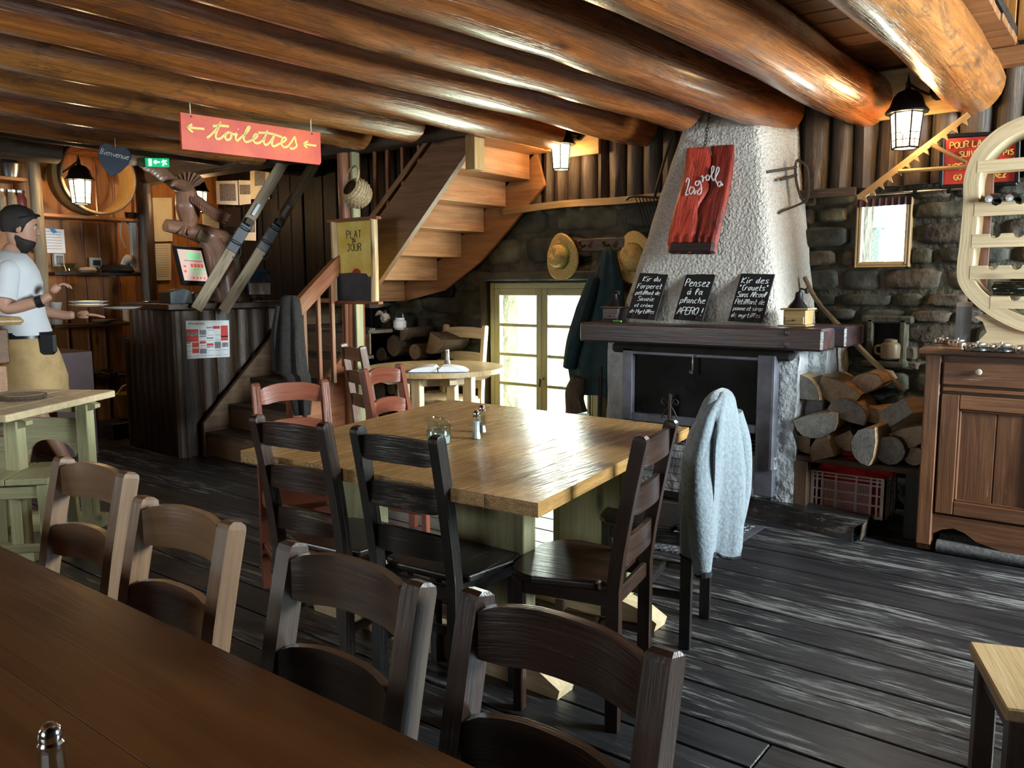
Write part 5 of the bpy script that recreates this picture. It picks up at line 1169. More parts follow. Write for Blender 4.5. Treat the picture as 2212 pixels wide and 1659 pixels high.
# wine rack
RY=4.64;ctr=-.37
wr_=thing('wine_rack','pale bent-wood oval wine rack standing on the cabinet','wine rack',(ctr,RY+.1,1.036))
pts=[(2212,266),(2160,292),(2118,335),(2099,385),(2097,440),(2090,520),(2083,585),(2092,618),(2124,652),(2166,680),(2212,700)]
P=[at(x,y,Y=RY) for x,y in pts];P[0].x=P[0].x;top=Vector((ctr,RY,P[0].z+.035));bot=Vector((ctr,RY,P[-1].z-.01))
lft=[top]+P+[bot]; rgt=[Vector((2*ctr-p.x,RY,p.z)) for p in P[::-1]]
path=smooth_path(lft+rgt+[top],4)
MB().bar([p+Vector((0,.11,0)) for p in path],.068,.22,up=(0,1,0)).build('bent_frame',M_['pinew'],wr_,smooth=True,ang=30)
def rail(z,h,x0,x1,y,notch=True,name='bottle_rail'):
    poly=[(x0,z-h),(x1,z-h),(x1,z)];
    x=x1-.06
    while notch and x>x0+.05:
        poly+=[(x+.026,z),(x+.018,z-.016),(x,z-.024),(x-.018,z-.016),(x-.026,z)];x-=.1
    poly.append((x0,z));MB().prism(poly,.022,Matrix(((1,0,0,0),(0,0,1,y),(0,1,0,0),(0,0,0,1)))).build(name,M_['pinew'],wr_)
for (yp,hz,xp) in((347,.055,2122),(436,.07,2116),(506,.066,2110),(574,.066,2106),(640,.06,2150)):
    q=at(xp,yp,Y=RY);x0=q.x-.02;x1=2*ctr-x0
    rail(q.z,hz,x0,x1,RY+.01,yp!=347);rail(q.z,hz*.8,x0,x1,RY+.19,yp!=347)
for s in(0,1):
    x=P[5].x+.05; x=x if s==0 else 2*ctr-x; MB().box((x,RY+.2,1.62),(.045,.02,.62)).build('back_post',M_['rail'],wr_)
bp=[(-.30,1.036),(.30,1.036),(.27,1.07),(.24,1.11),(.26,1.16),(.30,1.185),(.26,1.20),(0,1.17),(-.26,1.20),(-.30,1.185),(-.26,1.16),(-.24,1.11),(-.27,1.07)]
for y in(RY+.03,RY+.19): MB().prism([(ctr+x,z) for x,z in bp],.03,Matrix(((1,0,0,0),(0,0,1,y),(0,1,0,0),(0,0,0,1)))).build('base_board',M_['pinew'],wr_)
def bottle(label,p,d,L=.29):
    a=Vector(d).normalized();M=frame(p,a.orthogonal(),a.cross(a.orthogonal()))
    t=thing('wine_bottle',label,'bottle',tuple(p),group='wine bottles in the rack')
    MB().lathe([(.034,0),(.037,.006),(.037,.18),(.03,.21),(.015,.235),(.014,.29),(.016,.292)],16,M=M).build('bottle_body',M_['bottle'],t,smooth=True)
    MB().lathe([(.0155,.25),(.0165,.255),(.0165,.298),(.001,.30)],12,M=M).build('foil_cap',M_['foil'],t,smooth=True)
z2=at(2137,438,Y=RY).z
for k,x in enumerate((2137,2181,2226)): q=at(x,438,Y=RY);bottle(('wine bottle neck out at the left of the second rack row','wine bottle second from the left in the second rack row','wine bottle in the second rack row past the picture edge')[k],Vector((q.x,RY+.27,z2+.016)),(0,-1,0))
z5=at(2150,640,Y=RY).z
for k,(x,y) in enumerate(((-.46,RY+.05),(-.36,RY+.15))): bottle(('wine bottle lying lengthwise in the bottom of the rack','wine bottle lying behind in the bottom of the rack')[k],Vector((x-.14,y,z5+.036)),(1,0,0))
# tins and plastic tube on the cabinet
for k,(x,y,r) in enumerate(((2036,741,.044),(2068,747,.046),(2110,755,.056),(2162,757,.056),(2220,761,.056))):
    q=at(x,y,Z=1.038);t=thing('candle_tin',('small round metal tin at the left end of the cabinet top','second small metal tin from the left on the cabinet top','shiny round tin in the middle of the row before the wine rack','shiny round tin right of the middle one before the wine rack','round tin at the picture edge before the wine rack')[k],'tin',(q.x,q.y,1.036),group='metal tins on the cabinet')
    MB().lathe([(r,0),(r*1.06,.008),(r*1.08,.02),(r*.9,.028),(r*.75,.028)],18,(q.x,q.y,1.036)).build('bowl',M_['chrome'],t,smooth=True);MB().lathe([(r*.8,.028),(r*.8,.034),(.006,.036),(.006,.042),(.001,.042)],16,(q.x,q.y,1.036)).build('lid',M_['tin'],t,smooth=True)
q=at(2074,736,Y=4.86);o=thing('plastic_tube','upright grey translucent plastic cylinder behind the tins on the cabinet','tube',(q.x,4.86,1.036));MB().lathe([(.036,0),(.038,.19),(.036,.2)],18,(q.x+.01,4.86,1.036)).build('tube_wall',M_['greyplastic2'],o,smooth=True);MB().lathe([(.039,.195),(.039,.215),(.02,.22)],18,(q.x+.01,4.86,1.036)).build('lid',M_['whiteplastic'],o)

# ---------------------------------------------------------------- firewood
def poly_kind(kind,r):
    if kind=='round': return [(r*math.cos(a)*rnd.uniform(.93,1.05),r*math.sin(a)*rnd.uniform(.93,1.05)) for a in[2*PI*k/12 for k in range(12)]]
    if kind=='half': return [(-r,-.25*r),(-.3*r,-.38*r),(.5*r,-.36*r),(r,-.22*r)]+[(r*math.cos(a)*rnd.uniform(.95,1.05),r*.85*math.sin(a)*rnd.uniform(.95,1.05)-.1*r) for a in[PI*k/8 for k in range(1,8)]]
    if kind=='quarter': return [(-.6*r,-.7*r)]+[(-.6*r+1.45*r*math.cos(a)*rnd.uniform(.96,1.04),-.7*r+1.45*r*math.sin(a)) for a in[PI/2*k/6 for k in range(7)]]
    return [(-.9*r,-.45*r),(.8*r,-.5*r),(.95*r,.35*r),(-.6*r,.5*r)]
def firelog(label,p,r,kind='round',L=.34,rot=0,yaw=0,end='woodend',side='bark',group='firewood'):
    M=Matrix.Translation(p)@Matrix.Rotation(R(yaw),4,'Z')@Matrix.Rotation(R(-90),4,'X')@Matrix.Rotation(R(rot),4,'Z')
    t=thing('firewood_log',label,'firewood',tuple(p),group=group); pl=poly_kind(kind,r); rings=[]
    for k in range(4): z=L*k/3; rings.append([M@Vector((x*(1+.03*math.sin(k*2+x*40)),y*(1+.03*math.cos(k*2)),z)) for x,y in pl])
    m=MB().loft(rings,caps=False);n=len(pl);m.t=[(L*(i//n)/3,pl[i%n][0],pl[i%n][1]) for i in range(4*n)];m.build('split_side',M_[side],t,smooth=True,ang=40)
    for z,nm in((0,'cut_end'),(L,'cut_end')):
        q=[M@Vector((x*.99,y*.99,z+(-.001 if z==0 else .001))) for x,y in pl];mb=MB();mb.add(q,[list(range(n))],[(0,x,y) for x,y in pl]);mb.build(nm,M_[end],t)
FR=[(1743,841,33,'quarter',-90,'greyend','split',4.60,'top left log of the right firewood pile, with an orange split top'),(1812,842,40,'half',25,'woodend','split',4.66,'half-round log on top of the right pile, beside the top left one'),
(1868,835,34,'half',150,'woodend','split',4.82,'log set back on top of the right pile under the curved pole'),(1830,893,36,'half',200,'greyend','split',4.62,'long half log lying in the middle of the right pile'),
(1762,912,42,'half',-15,'greyend','split',4.55,'large rounded split log at the left in the right pile'),(1893,900,30,'plank',10,'woodend','split',4.72,'flat split piece behind the middle of the right pile'),
(1935,893,36,'plank',-30,'greyend','split',4.58,'long squared billet slanting over the right side of the pile'),(1731,957,24,'quarter',90,'woodend','bark',4.62,'small wedge at the lower left of the right pile'),
(1773,966,32,'quarter',160,'woodend','split',4.57,'hairy split log low at the left of the right pile'),(1826,955,28,'quarter',60,'woodend','bark',4.66,'dark brown log low behind the grey block'),
(1872,964,36,'half',95,'greyend','split',4.48,'pale grey split log jutting out above the red cloth'),(1922,972,27,'round',0,'greyend','bark',4.57,'rounded rough log right of the pale grey one'),
(1963,938,32,'half',-20,'woodend','split',4.62,'wedge beside the cabinet at the right of the pile'),(1973,985,18,'round',0,'woodend','bark',4.64,'small round stick in the lower right corner of the pile'),(1930,935,22,'round',0,'woodend','bark',4.74,'round stick deep inside the right pile')]
for x,y,rp,kd,ro,en,sd,Yy,lb in FR:
    firelog(lb,at(x,y,Y=Yy),rp/345,kd,.42 if Yy<4.7 else .3,ro,rnd.uniform(-12,10) if kd!='plank' else -28,en,sd,'firewood beside the fireplace')
fb=thing('firewood_rack','rough plank shelf on posts holding the right firewood pile','shelf',(-1.2,4.8,0))
MB().box((-1.19,4.82,.375),(.66,.5,.03)).build('shelf_plank',M_['bark'],fb)
for x,y in((-1.47,4.60),(-.90,4.66),(-1.47,5.02),(-.90,5.02)): MB().box((x,y,.18),(.075,.07,.36)).build('post',M_['stairlow'] if x<-1 else M_['dark'],fb)
LR=[(850,747,25,'round',0,'top round log of the left firewood stack'),(896,760,18,'round',0,'smaller log with a crack in the left firewood stack'),(937,746,34,'quarter',20,'large wedge at the right top of the left firewood stack'),(822,766,16,'round',0,'log end half hidden beside the yellow board'),(872,722,22,'quarter',0,'wedge under the white jar on the left stack'),
(816,843,26,'round',0,'thick round log low in the left stack'),(845,840,14,'round',0,'thin round log seen under the round table edge'),(862,855,18,'round',0,'round log seen behind the red chair slats'),(893,838,16,'round',0,'log end beneath the round table top'),(893,868,18,'round',0,'log end low behind the table leg'),(925,862,20,'round',0,'white log end right of the table leg'),(830,882,20,'round',0,'log end at the bottom left of the left stack'),(868,890,18,'round',0,'log end at the bottom of the left stack'),(912,893,18,'round',0,'log end at the bottom right of the left stack'),(905,800,26,'half',0,'split log just above the notebooks'),(860,800,24,'half',0,'split log behind the round table edge'),(945,800,24,'round',0,'round log behind the shaker'),(815,805,22,'round',0,'round log by the side board')]
for x,y,rp,kd,ro,lb in LR: firelog(lb,at(x,y,Y=4.86),rp/275,kd,.28,ro,rnd.uniform(-6,6),'woodend','bark','firewood under the stairs')
# rabbit and tin on top
rb=at(838,712,Y=4.9);pt=thing('plush_rabbit','small beige plush rabbit sitting on the left firewood stack','plush toy',tuple(rb))
MB().tube([rb+Vector((-.01,0,-.02)),rb+Vector((0,0,.05)),rb+Vector((.0,-.01,.08))],[.05,.055,.03],14,k=4).build('body',M_['darkcloth'],pt,smooth=True)
MB().lathe([(.001,-.045),(.03,-.035),(.045,0),(.035,.032),(.001,.045)],14,rb+Vector((.0,-.03,.10))).lathe([(.001,-.022),(.02,-.01),(.02,.01),(.001,.022)],10,rb+Vector((.03,-.055,.092))).build('head',M_['plush'],pt,smooth=True)
for s in(-1,1): MB().tube([rb+Vector((s*.02-.01,-.02,.13)),rb+Vector((-.07,s*.03,.145)),rb+Vector((-.12,s*.03,.12))],[.012,.022,.006],10,k=4,flat=(0,1,0)).build('ear',M_['plush'],pt,smooth=True)
MB().lathe([(.001,-.005),(.006,0),(.001,.005)],8,rb+Vector((.02,-.072,.112))).build('eye',M_['ink'],pt)
jt=at(864,712,Y=4.86);j2=thing('glass_storm_jar','small pale glass jar with wire bail on the left firewood stack','jar',tuple(jt));MB().lathe([(.04,0),(.055,.02),(.055,.07),(.04,.085),(.042,.1)],14,jt).build('glass_body',M_['ceramic'],j2,smooth=True);MB().tube([jt+Vector((-.045,0,.08)),jt+Vector((-.03,0,.14)),jt+Vector((.03,0,.14)),jt+Vector((.045,0,.08))],.002,5,k=4).build('wire_bail',M_['tin'],j2)
# ---------------------------------------------------------------- crate with red cloth
kx0,kx1,ky0,ky1,kz0,kz1=-1.435,-1.035,4.63,4.88,.075,.305
kr=thing('plastic_crate','pinkish plastic lattice crate full of red cloth under the firewood','crate',((kx0+kx1)/2,(ky0+ky1)/2,kz0))
MB().box(((kx0+kx1)/2,(ky0+ky1)/2,kz0+.006),(kx1-kx0,ky1-ky0,.012)).build('bottom',M_['crate'],kr)
def cside(a,b,nm):
    a,b=Vector(a),Vector(b);L=(b-a).length;d=(b-a).normalized();up_=(0,0,1);mb=MB()
    for z in(kz0+.012,kz0+.075,kz0+.13,kz1-.045,kz1-.022,kz1-.004): mb.beam(Vector((a.x,a.y,z)),Vector((b.x,b.y,z)),.008,.008,bev=0)
    for u in(0,.10,.17,.36,.63,.82,.90,1): p=a+d*L*u;mb.beam((p.x,p.y,kz0),(p.x,p.y,kz1),.010,.010,up=(0,1,0),bev=0)
    n=int(L/.0125)
    for k in range(n+1):
        u=.17+.65*k/n;p=a+d*L*u;mb.beam((p.x,p.y,kz0+.01),(p.x,p.y,kz1-.05),.004,.004,up=(0,1,0),bev=0)
    o=mb.build(nm,M_['crate'],kr)
cside((kx0,ky0,0),(kx1,ky0,0),'lattice_side');cside((kx1,ky0,0),(kx1,ky1,0),'lattice_side');cside((kx1,ky1,0),(kx0,ky1,0),'lattice_side');cside((kx0,ky1,0),(kx0,ky0,0),'lattice_side')
for x in(kx0+.01,kx1-.01): MB().box((x,ky0+.003,(kz0+kz1)/2),(.028,.012,kz1-kz0)).build('corner_post',M_['crate'],kr)
rc=thing('red_cloth','bright red crumpled cloth heaped in the plastic crate','cloth',((kx0+kx1)/2,(ky0+ky1)/2,kz0+.02))
rings=[]
for i,(z,s) in enumerate(((kz0+.02,.80),(kz0+.1,.86),(kz1-.03,.86),(kz1+.01,.8),(kz1+.05,.6),(kz1+.075,.3),(kz1+.08,.05))):
    rings.append([Vector(((kx0+kx1)/2+math.cos(t)*(kx1-kx0)/2*s*(1+.1*math.sin(5*t+i)),(ky0+ky1)/2+math.sin(t)*(ky1-ky0)/2*s*(1+.1*math.sin(4*t+i)),z+(.018*math.sin(6*t+i*2) if i>2 else 0))) for t in[2*PI*k/40 for k in range(40)]])
MB().loft(rings).build('heap',M_['redcloth'],rc,smooth=True,ang=80)
for k,(x,y,z,r) in enumerate(((-1.33,4.70,.32,.05),(-1.22,4.68,.345,.045),(-1.12,4.72,.335,.05),(-1.26,4.78,.37,.05))):
    MB().tube([(x-.07,y,z-.02),(x-.02,y-.02,z+.02),(x+.04,y-.01,z+.01),(x+.09,y+.02,z-.03)],[.02,r*.7,r*.7,.02],12,k=4,jit=.25).build('fold',M_['redcloth'],rc,smooth=True)
# ---------------------------------------------------------------- skis
def ski(label,bx,by,tx,ty,bindx,bindy,X0=-5.84,X1=-5.55):
    a=at(bx,by,X=X0);b=at(tx,ty,X=X1);t=thing('old_ski',label,'ski',tuple(a),group='old skis leaning on the bar')
    d=(b-a);L=d.length;dn=d.normalized();nr=Vector((1,-.35,.0));nr=(nr-dn*nr.dot(dn)).normalized()
    P=[a,a.lerp(b,.5)+nr*.004,a.lerp(b,.9),a.lerp(b,.97)+nr*-.01,b+nr*-.04+dn*.03]
    MB().bar(P,[.085,.085,.085,.082,.04],[.014,.022,.014,.010,.008],up=tuple(nr),k=5).build('blade',M_['ski'],t)
    c=at(bindx,bindy,X=X0+(X1-X0)*.5)+nr*.012;u=(bindx-bx)/(tx-bx);c=a.lerp(b,u)+nr*.014;sd=dn.cross(nr)
    MB().beam(c-dn*.17,c+dn*.12,.088,.008,up=tuple(nr)).build('foot_plate',M_['slate'],t)
    MB().box(c+dn*.10+nr*.02,(.05,.06,.04),frame((0,0,0),dn,sd).to_3x3()).build('toe_iron',M_['rust'],t);MB().beam(c+dn*.16+nr*.01,c+dn*.27+nr*.012,.03,.014,up=tuple(nr)).build('lever',M_['greyplastic2'],t)
    for s in(.04,-.09): MB().tube([c+dn*s+sd*.046,c+dn*s+sd*.03+nr*.045,c+dn*s-sd*.03+nr*.045,c+dn*s-sd*.046],.005,6,k=4).build('strap',M_['ink'],t)
    MB().tube([c-dn*.1+sd*.045,c-dn*.16+sd*.07+nr*.02,c-dn*.22+sd*.06,c-dn*.2+sd*.03],.004,6,k=4).build('loose_strap',M_['ink'],t)
ski('weathered old wooden ski leaning over the bar edge, left one of the pair',424,668,624,330,520,505)
ski('weathered old wooden ski leaning over the bar edge, right one nearer the stairs',482,672,690,338,585,518)
# ---------------------------------------------------------------- carved eagle on a stump
EXx=-6.32;A2=lambda x,y,dx=0:at(x,y,X=EXx+dx)
eg=thing('carved_eagle','large carved wooden eagle with raised wing perched on a twisted stump','sculpture',tuple(A2(470,650)))
eg.location.z=1.22
MW[eg]=Matrix.Translation(eg.location)
def tb(nm,pts,r,n=12,mat='carve',jit=.12,k=5,flat=None): return MB().tube([A2(*p) for p in pts],r,n,k=k,jit=jit,flat=flat).build(nm,M_[mat],eg,smooth=True,ang=80)
tb('body',[(398,395),(402,415),(405,445),(408,475),(404,498)],[.035,.085,.10,.075,.04],16)
tb('head',[(402,402,.05),(390,398,.12),(378,396,.17),(370,402,.19)],[.05,.045,.03,.008],12)
def wing(nm,pts,r):
    o=MB().tube([A2(*p) for p in pts],r,14,k=6,flat=(1,.3,0),jit=.05).build(nm,M_['carve'],eg,smooth=True,ang=80)
    P=smooth_path([A2(*p) for p in pts],5)
    for i in range(2,len(P)-1,1):
        d=(P[i]-P[i-1]).normalized();w=d.cross(Vector((1,.3,0))).normalized();w=w if w.z<0 else -w
        t=i/len(P);rr=r[min(int(t*(len(r)-1)),len(r)-1)]
        MB().tube([P[i]+w*rr*.2+Vector((.02,0,0)),P[i]+w*rr*.9+d*.03+Vector((.016,0,0)),P[i]+w*rr*1.25+d*.07],[.018,.020,.006],6,k=2,flat=(1,.3,0)).build('feather',M_['carve'],o,smooth=True)
wing('raised_wing',[(400,418),(372,392),(340,365),(310,342),(282,330)],[.045,.055,.07,.085,.05])
wing('lowered_wing',[(405,418,.05),(425,432,.1),(448,450,.16),(470,460,.2),(482,456,.2)],[.05,.055,.06,.05,.03])
tb('tail_root',[(402,430,-.05),(412,410,-.08)],[.04,.03],8,k=1)
for k in range(8):
    a=R(150-16*k); c=A2(408,408,-.07); e=c+Vector((0,math.cos(a)*.12,math.sin(a)*.15)); e=c+(CM@Vector((math.cos(a)*.16,math.sin(a)*.14,0)))
    MB().tube([c,c.lerp(e,.6),e],[.008,.026,.02],6,k=3,flat=(1,.2,0)).build('tail_feather',M_['carve'],eg,smooth=True)
tb('branch',[(358,487),(385,492),(420,502),(450,512),(480,520),(500,530)],[.05,.055,.075,.10,.085,.06],12,jit=.25)
tb('knot',[(432,508,.05),(450,515,.10)],[.055,.04],12,k=3,mat='woodend')
for s,x0 in((0,470),(1,500)): tb('stump_root',[(x0-20,515),(x0,560,.03),(x0+6,610,.02),(x0+10,652)],[.10,.12,.13,.16] if s==0 else [.07,.09,.10,.13],14,jit=.3)
tb('stump_root',[(480,540,-.06),(470,590,-.02),(462,655)],[.09,.11,.12],12,jit=.3)
tb('stump_root',[(498,540,.08),(512,600,.1),(508,652,.06)],[.05,.06,.09],12,jit=.3,mat='ski')
for s in(-1,1): tb('talon',[(402+s*6,492,.04),(398+s*9,502,.07),(394+s*11,508,.04)],[.02,.016,.006],8)
# ---------------------------------------------------------------- till, printer, brochures
pc=[(398,540),(460,540),(436,612),(368,604)];Xt=-6.06
tl=thing('till_terminal','black touch-screen till showing green and red keys on the bar','till',tuple(at(415,640,X=-6.15)));tl.location.z=1.22;MW[tl]=Matrix.Translation(tl.location)
TLc,TRc,BRc,BLc=[at(x,y,X=Xx) for (x,y),Xx in zip(pc,(-6.16,-6.16,-6.05,-6.05))]
Mt=frame((TLc+TRc+BRc+BLc)/4,(TRc-TLc)+(BRc-BLc),(TLc+TRc)-(BLc+BRc));Wt=((TRc-TLc).length+(BRc-BLc).length)/2;Ht=((TLc+TRc)/2-(BLc+BRc)/2).length
MB().box((0,0,-.012),(Wt,Ht,.03),bev=.008).xf(Mt).build('casing',M_['blackplastic'],tl)
scn=MB().box((0,.0,.004),(Wt*.80,Ht*.80,.002),bev=0).xf(Mt).build('screen',M_['screen'],tl)
def keys(lst,m,nm):
    mb=MB()
    for x,y,w,h in lst: mb.box((x*Wt*.4,y*Ht*.4,.006),(w*Wt*.4,h*Ht*.4,.001),bev=0)
    mb.xf(Mt).build(nm,M_[m],scn)
keys([(.25,.62,1.1,.42)]+[(-.2+.25*k,-.28,.2,.16) for k in range(5)]+[(-.1+.2*k,-.52,.14,.14) for k in range(5)],'scrgreen','green_key');keys([(-.1+.28*k,-.02,.2,.22) for k in range(4)]+[(-.7,-.1,.2,.12),(-.75,-.42,.2,.14)]+[(-.2+.3*k,-.82,.12,.14) for k in range(4)],'scrred','red_key')
keys([(.1,.28,1.5,.03)],'ink','dark_line')
q=at(425,640,X=-6.12);MB().box((q.x-.02,q.y,1.26),(.12,.10,.09),bev=.01).build('stand',M_['blackplastic'],tl);MB().box((q.x,q.y,1.225),(.2,.2,.012)).build('foot',M_['blackplastic'],tl)
q=at(382,641,X=-6.0);pr_=thing('receipt_printer','dark blue-grey receipt printer with slanted lid at the corner of the bar','printer',(q.x,q.y,1.22))
MB().prism([(-.08,0),(.10,0),(.10,.085),(.04,.115),(-.08,.085)],.17,Matrix(((0,0,1,q.x-.04),(1,0,0,q.y),(0,1,0,1.22),(0,0,0,1)))).build('casing',M_['greyplastic'],pr_);MB().box((q.x-.04,q.y-.0,1.31),(.15,.06,.02),(R(-10),0,0)).build('lid',M_['blackplastic'],pr_)
P=[(538,583),(583,581),(584,636),(539,636)];bh=thing('brochure_holder','blue mountain brochures in a clear stand at the bar by the stairs','brochures',tuple(at(560,637,X=-6.0)));bh.location.z=1.22;MW[bh]=Matrix.Translation(bh.location)
MB().box(at(561,640,X=-6.03),(.08,.13,.03)).build('stand',M_['glass'],bh);slabpx(P,.02,X=-6.02).build('brochure_stack',M_['blueprint'],bh);slabpx([(539,612),(584,611),(584,636),(539,636)],.003,X=-6.0).build('lower_cover',M_['ceramic'],bh)
mb=MB();c=at(561,590,X=-6.015);MB().box((c.x+.004,c.y,c.z),(.002,.11,.03)).build('title_band',M_['bluebit'],bh)
sv=at(330,650,Z=1.225);o=MB().lathe([(.09,0),(.10,.006),(.095,.010)],20,(-6.5,at(330,650,X=-6.5).y+.02,1.222)).build('small_saucer',M_['steel'],smooth=True);tag(o,'shallow metal dish at the left end of the bar counter','dish')
# ---------------------------------------------------------------- papers on the walls
def sheet(label,pts,m='paper',X=None,Y=None,inner=None,im='postergrey',cat='paper',group=None,lines=0):
    P=[at(x,y,X=X,Y=Y) for x,y in pts];t=thing('pinned_sheet',label,cat,base(P),group=group)
    slabpx(pts,.002,X=X,Y=Y).build('sheet',M_[m],t)
    dX=X+.002 if X is not None else None;dY=Y-.002 if Y is not None else None
    if inner: slabpx(inner,.001,X=dX,Y=dY).build('print',M_[im],t)
    if lines:
        mb=MB();(x0,y0),(x1,y1),(x2,y2),(x3,y3)=pts
        for k in range(lines):
            v=(k+1)/(lines+1.5);xa,ya=x0+(x3-x0)*v,y0+(y3-y0)*v;xb,yb=x1+(x2-x1)*v,y1+(y2-y1)*v;e=.12
            A_=at(xa+(xb-xa)*e,ya+(yb-ya)*e,X=dX,Y=dY);B_=at(xa+(xb-xa)*(1-e),ya+(yb-ya)*(1-e),X=dX,Y=dY);mb.beam(A_,B_,.004,.001,up=(1,0,0) if X is not None else (0,1,0),bev=0)
        mb.build('text_line',M_['postergrey'],t)
    return t
XW=WX+.02
sheet('large blank board glowing in the lantern light behind the eagle',[(316,427),(371,427),(373,521),(318,522)],'paperwarm',X=XW)
sheet('printed notice below the glowing board',[(321,527),(369,526),(370,605),(323,606)],'paperwarm',X=XW,lines=14)
sheet('narrow notice right of the glowing board',[(378,430),(392,430),(394,500),(380,500)],'paperwarm',X=XW)
sheet('small notice under the hanging lantern',[(436,462),(475,463),(477,494),(438,494)],'paperwarm',X=XW,lines=6)
sheet('wide photo sheet pinned on the dark wall left of the skis',[(466,391),(513,390),(515,443),(468,441)],'paper',Y=WY-.04,inner=[(474,397),(508,397),(510,434),(475,434)])
sheet('second photo sheet next to the skis on the dark wall',[(515,389),(541,390),(542,440),(517,443)],'paper',Y=WY-.045,inner=[(517,399),(541,399),(541,420),(518,420)])
sheet('pencil drawing of a stove pinned on the dark wall between the skis',[(540,347),(571,347),(582,357),(582,430),(541,430)],'paperwarm',Y=WY-.05,inner=[(550,362),(573,362),(573,400),(550,402)])
sheet('dark photo with pale border low on the dark wall',[(536,470),(553,468),(553,520),(525,519)],'paper',Y=WY-.045,inner=[(538,476),(551,476),(551,502),(538,502)])
sheet('black square card under the photo sheets',[(482,448),(520,448),(520,492),(482,490)],'blackplastic',Y=WY-.04)
sheet('pink and white calendar sheet with blue corners on the bar wall',[(82,492),(138,496),(142,547),(80,546)],'paper',X=-7.95,inner=None,lines=7)
q1=[(106,492),(116,493),(124,502),(116,504)];o=slabpx(q1,.003,X=-7.94).build('blue_clip',M_['bluebit']);tag(o,'small blue clip at the top of the calendar sheet','clip')
# exit sign
es=thing('exit_sign','green lit emergency exit sign with arrow and running figure above the bar','exit sign',tuple(at(344,360,X=-6.15)))
slabpx([(317,341),(365,342),(366,361),(319,360)],.03,X=-6.15).build('casing',M_['green'],es)
mb=slabpx([(321,343),(327,343),(328,358),(322,358)],.002,X=-6.146)
for a,b in(((352,345),(355,351)),((355,351),(352,358)),((355,351),(360,355)),((349,350),(360,347)),((333,350),(345,350)),((333,350),(337,346)),((333,350),(337,354))): mb.beam(at(*a,X=-6.143),at(*b,X=-6.143),.009,.002,up=(1,0,0),bev=0)
mb.build('pictogram',M_['signwhite'],es)
# heart
ht=thing('slate_heart','dark blue heart board lettered Bienvenue hanging from a log','sign',tuple(at(247,373,X=-5.6)))
c=at(246,343,X=-5.6);Mh=frame(c,(.70,.71,0),(0,0,1));Mh=Mh@Matrix.Rotation(R(-12),4,'Z')
hp_=[(.0,-.135),(.06,-.085),(.105,-.02),(.118,.03),(.105,.075),(.07,.10),(.03,.095),(0,.07),(-.03,.095),(-.07,.10),(-.105,.075),(-.118,.03),(-.105,-.02),(-.06,-.085)]
MB().prism([(x*.9,y*.9) for x,y in hp_],.012,Mh).build('board',M_['navyheart'],ht)
mb=MB();write(mb,'Bienvenue',Mh@Matrix.Translation((0,.015,.007)),.033,w=.004,slant=.2,adv=.82);mb.build('lettering',M_['chalk'],ht)
MB().tube([Mh@Vector((0,.065,0)),Mh@Vector((0,.065,0))+Vector((0,0,.12))],.002,5).build('cord',M_['paperwarm'],ht)
# ---------------------------------------------------------------- bar shelves, hoop, crockery
def shelf(label,x0,x1,py0,py1,X=-7.85,dep=.26,th=.03,m='pineor'):
    a=at(x0,py0,X=X+dep/2);b=at(x1,py1,X=X+dep/2);z=(a.z+b.z)/2
    o=MB().box((X,(a.y+b.y)/2,z),(dep,b.y-a.y,th)).build('wall_shelf',M_[m]);tag(o,label,'shelf');return z,a.y,b.y
zA,ya0,ya1=shelf('pine shelf under the wooden hoop behind the bar',92,305,466,474)
zB,_,_=shelf('dark shelf with white jars behind the waiter',118,312,592,592,m='dark')
zC,_,_=shelf('low shelf with small cartons behind the bar',118,320,706,697,m='bar')
zD,_,_=shelf('lowest dark shelf holding wine bottles behind the bar',118,318,826,806,m='dark')
zE,_,_=shelf('short upper shelf with a metal bucket at the far left',-40,60,385,383);zF,_,_=shelf('short upper shelf with preserve jars at the far left',-40,60,462,458)
fp_=at(315,500,X=-7.72);po2=MB().tube([(-7.72,fp_.y,0),(-7.72,fp_.y,1.3),(-7.72,fp_.y,2.45)],.075,14,jit=.1,k=4).build('log_post',M_['bar'],smooth=True);tag(po2,'dark bark-covered log post at the end of the bar shelves','post')
fp_=at(76,400,X=-7.72);po3=MB().tube([(-7.72,fp_.y,0),(-7.72,fp_.y,1.3),(-7.72,fp_.y,2.45)],.05,12,jit=.12,k=4).build('log_post',M_['ski'],smooth=True);tag(po3,'slim pale bark post beside the preserve jars','post')
# wooden hoop
hc=at(198,383,X=-7.70);hr=.335
hp2=thing('wooden_hoop','large round wooden sieve hoop standing on the pine shelf behind the bar','hoop',(hc.x,hc.y,hc.z-hr))
Mr=Matrix.Translation(hc)@Matrix.Rotation(R(90),4,'Y')
MB().lathe([(hr,-.14),(hr,.15),(hr-.014,.15),(hr-.014,-.14),(hr,-.14)],44,M=Mr,caps=False).build('band',M_['hoop'],hp2,smooth=True,ang=30)
MB().lathe([(hr+.010,.09),(hr+.010,.15),(hr,.15),(hr,.09),(hr+.010,.09)],44,M=Mr,caps=False).build('rim_strip',M_['bar'],hp2,smooth=True,ang=30)
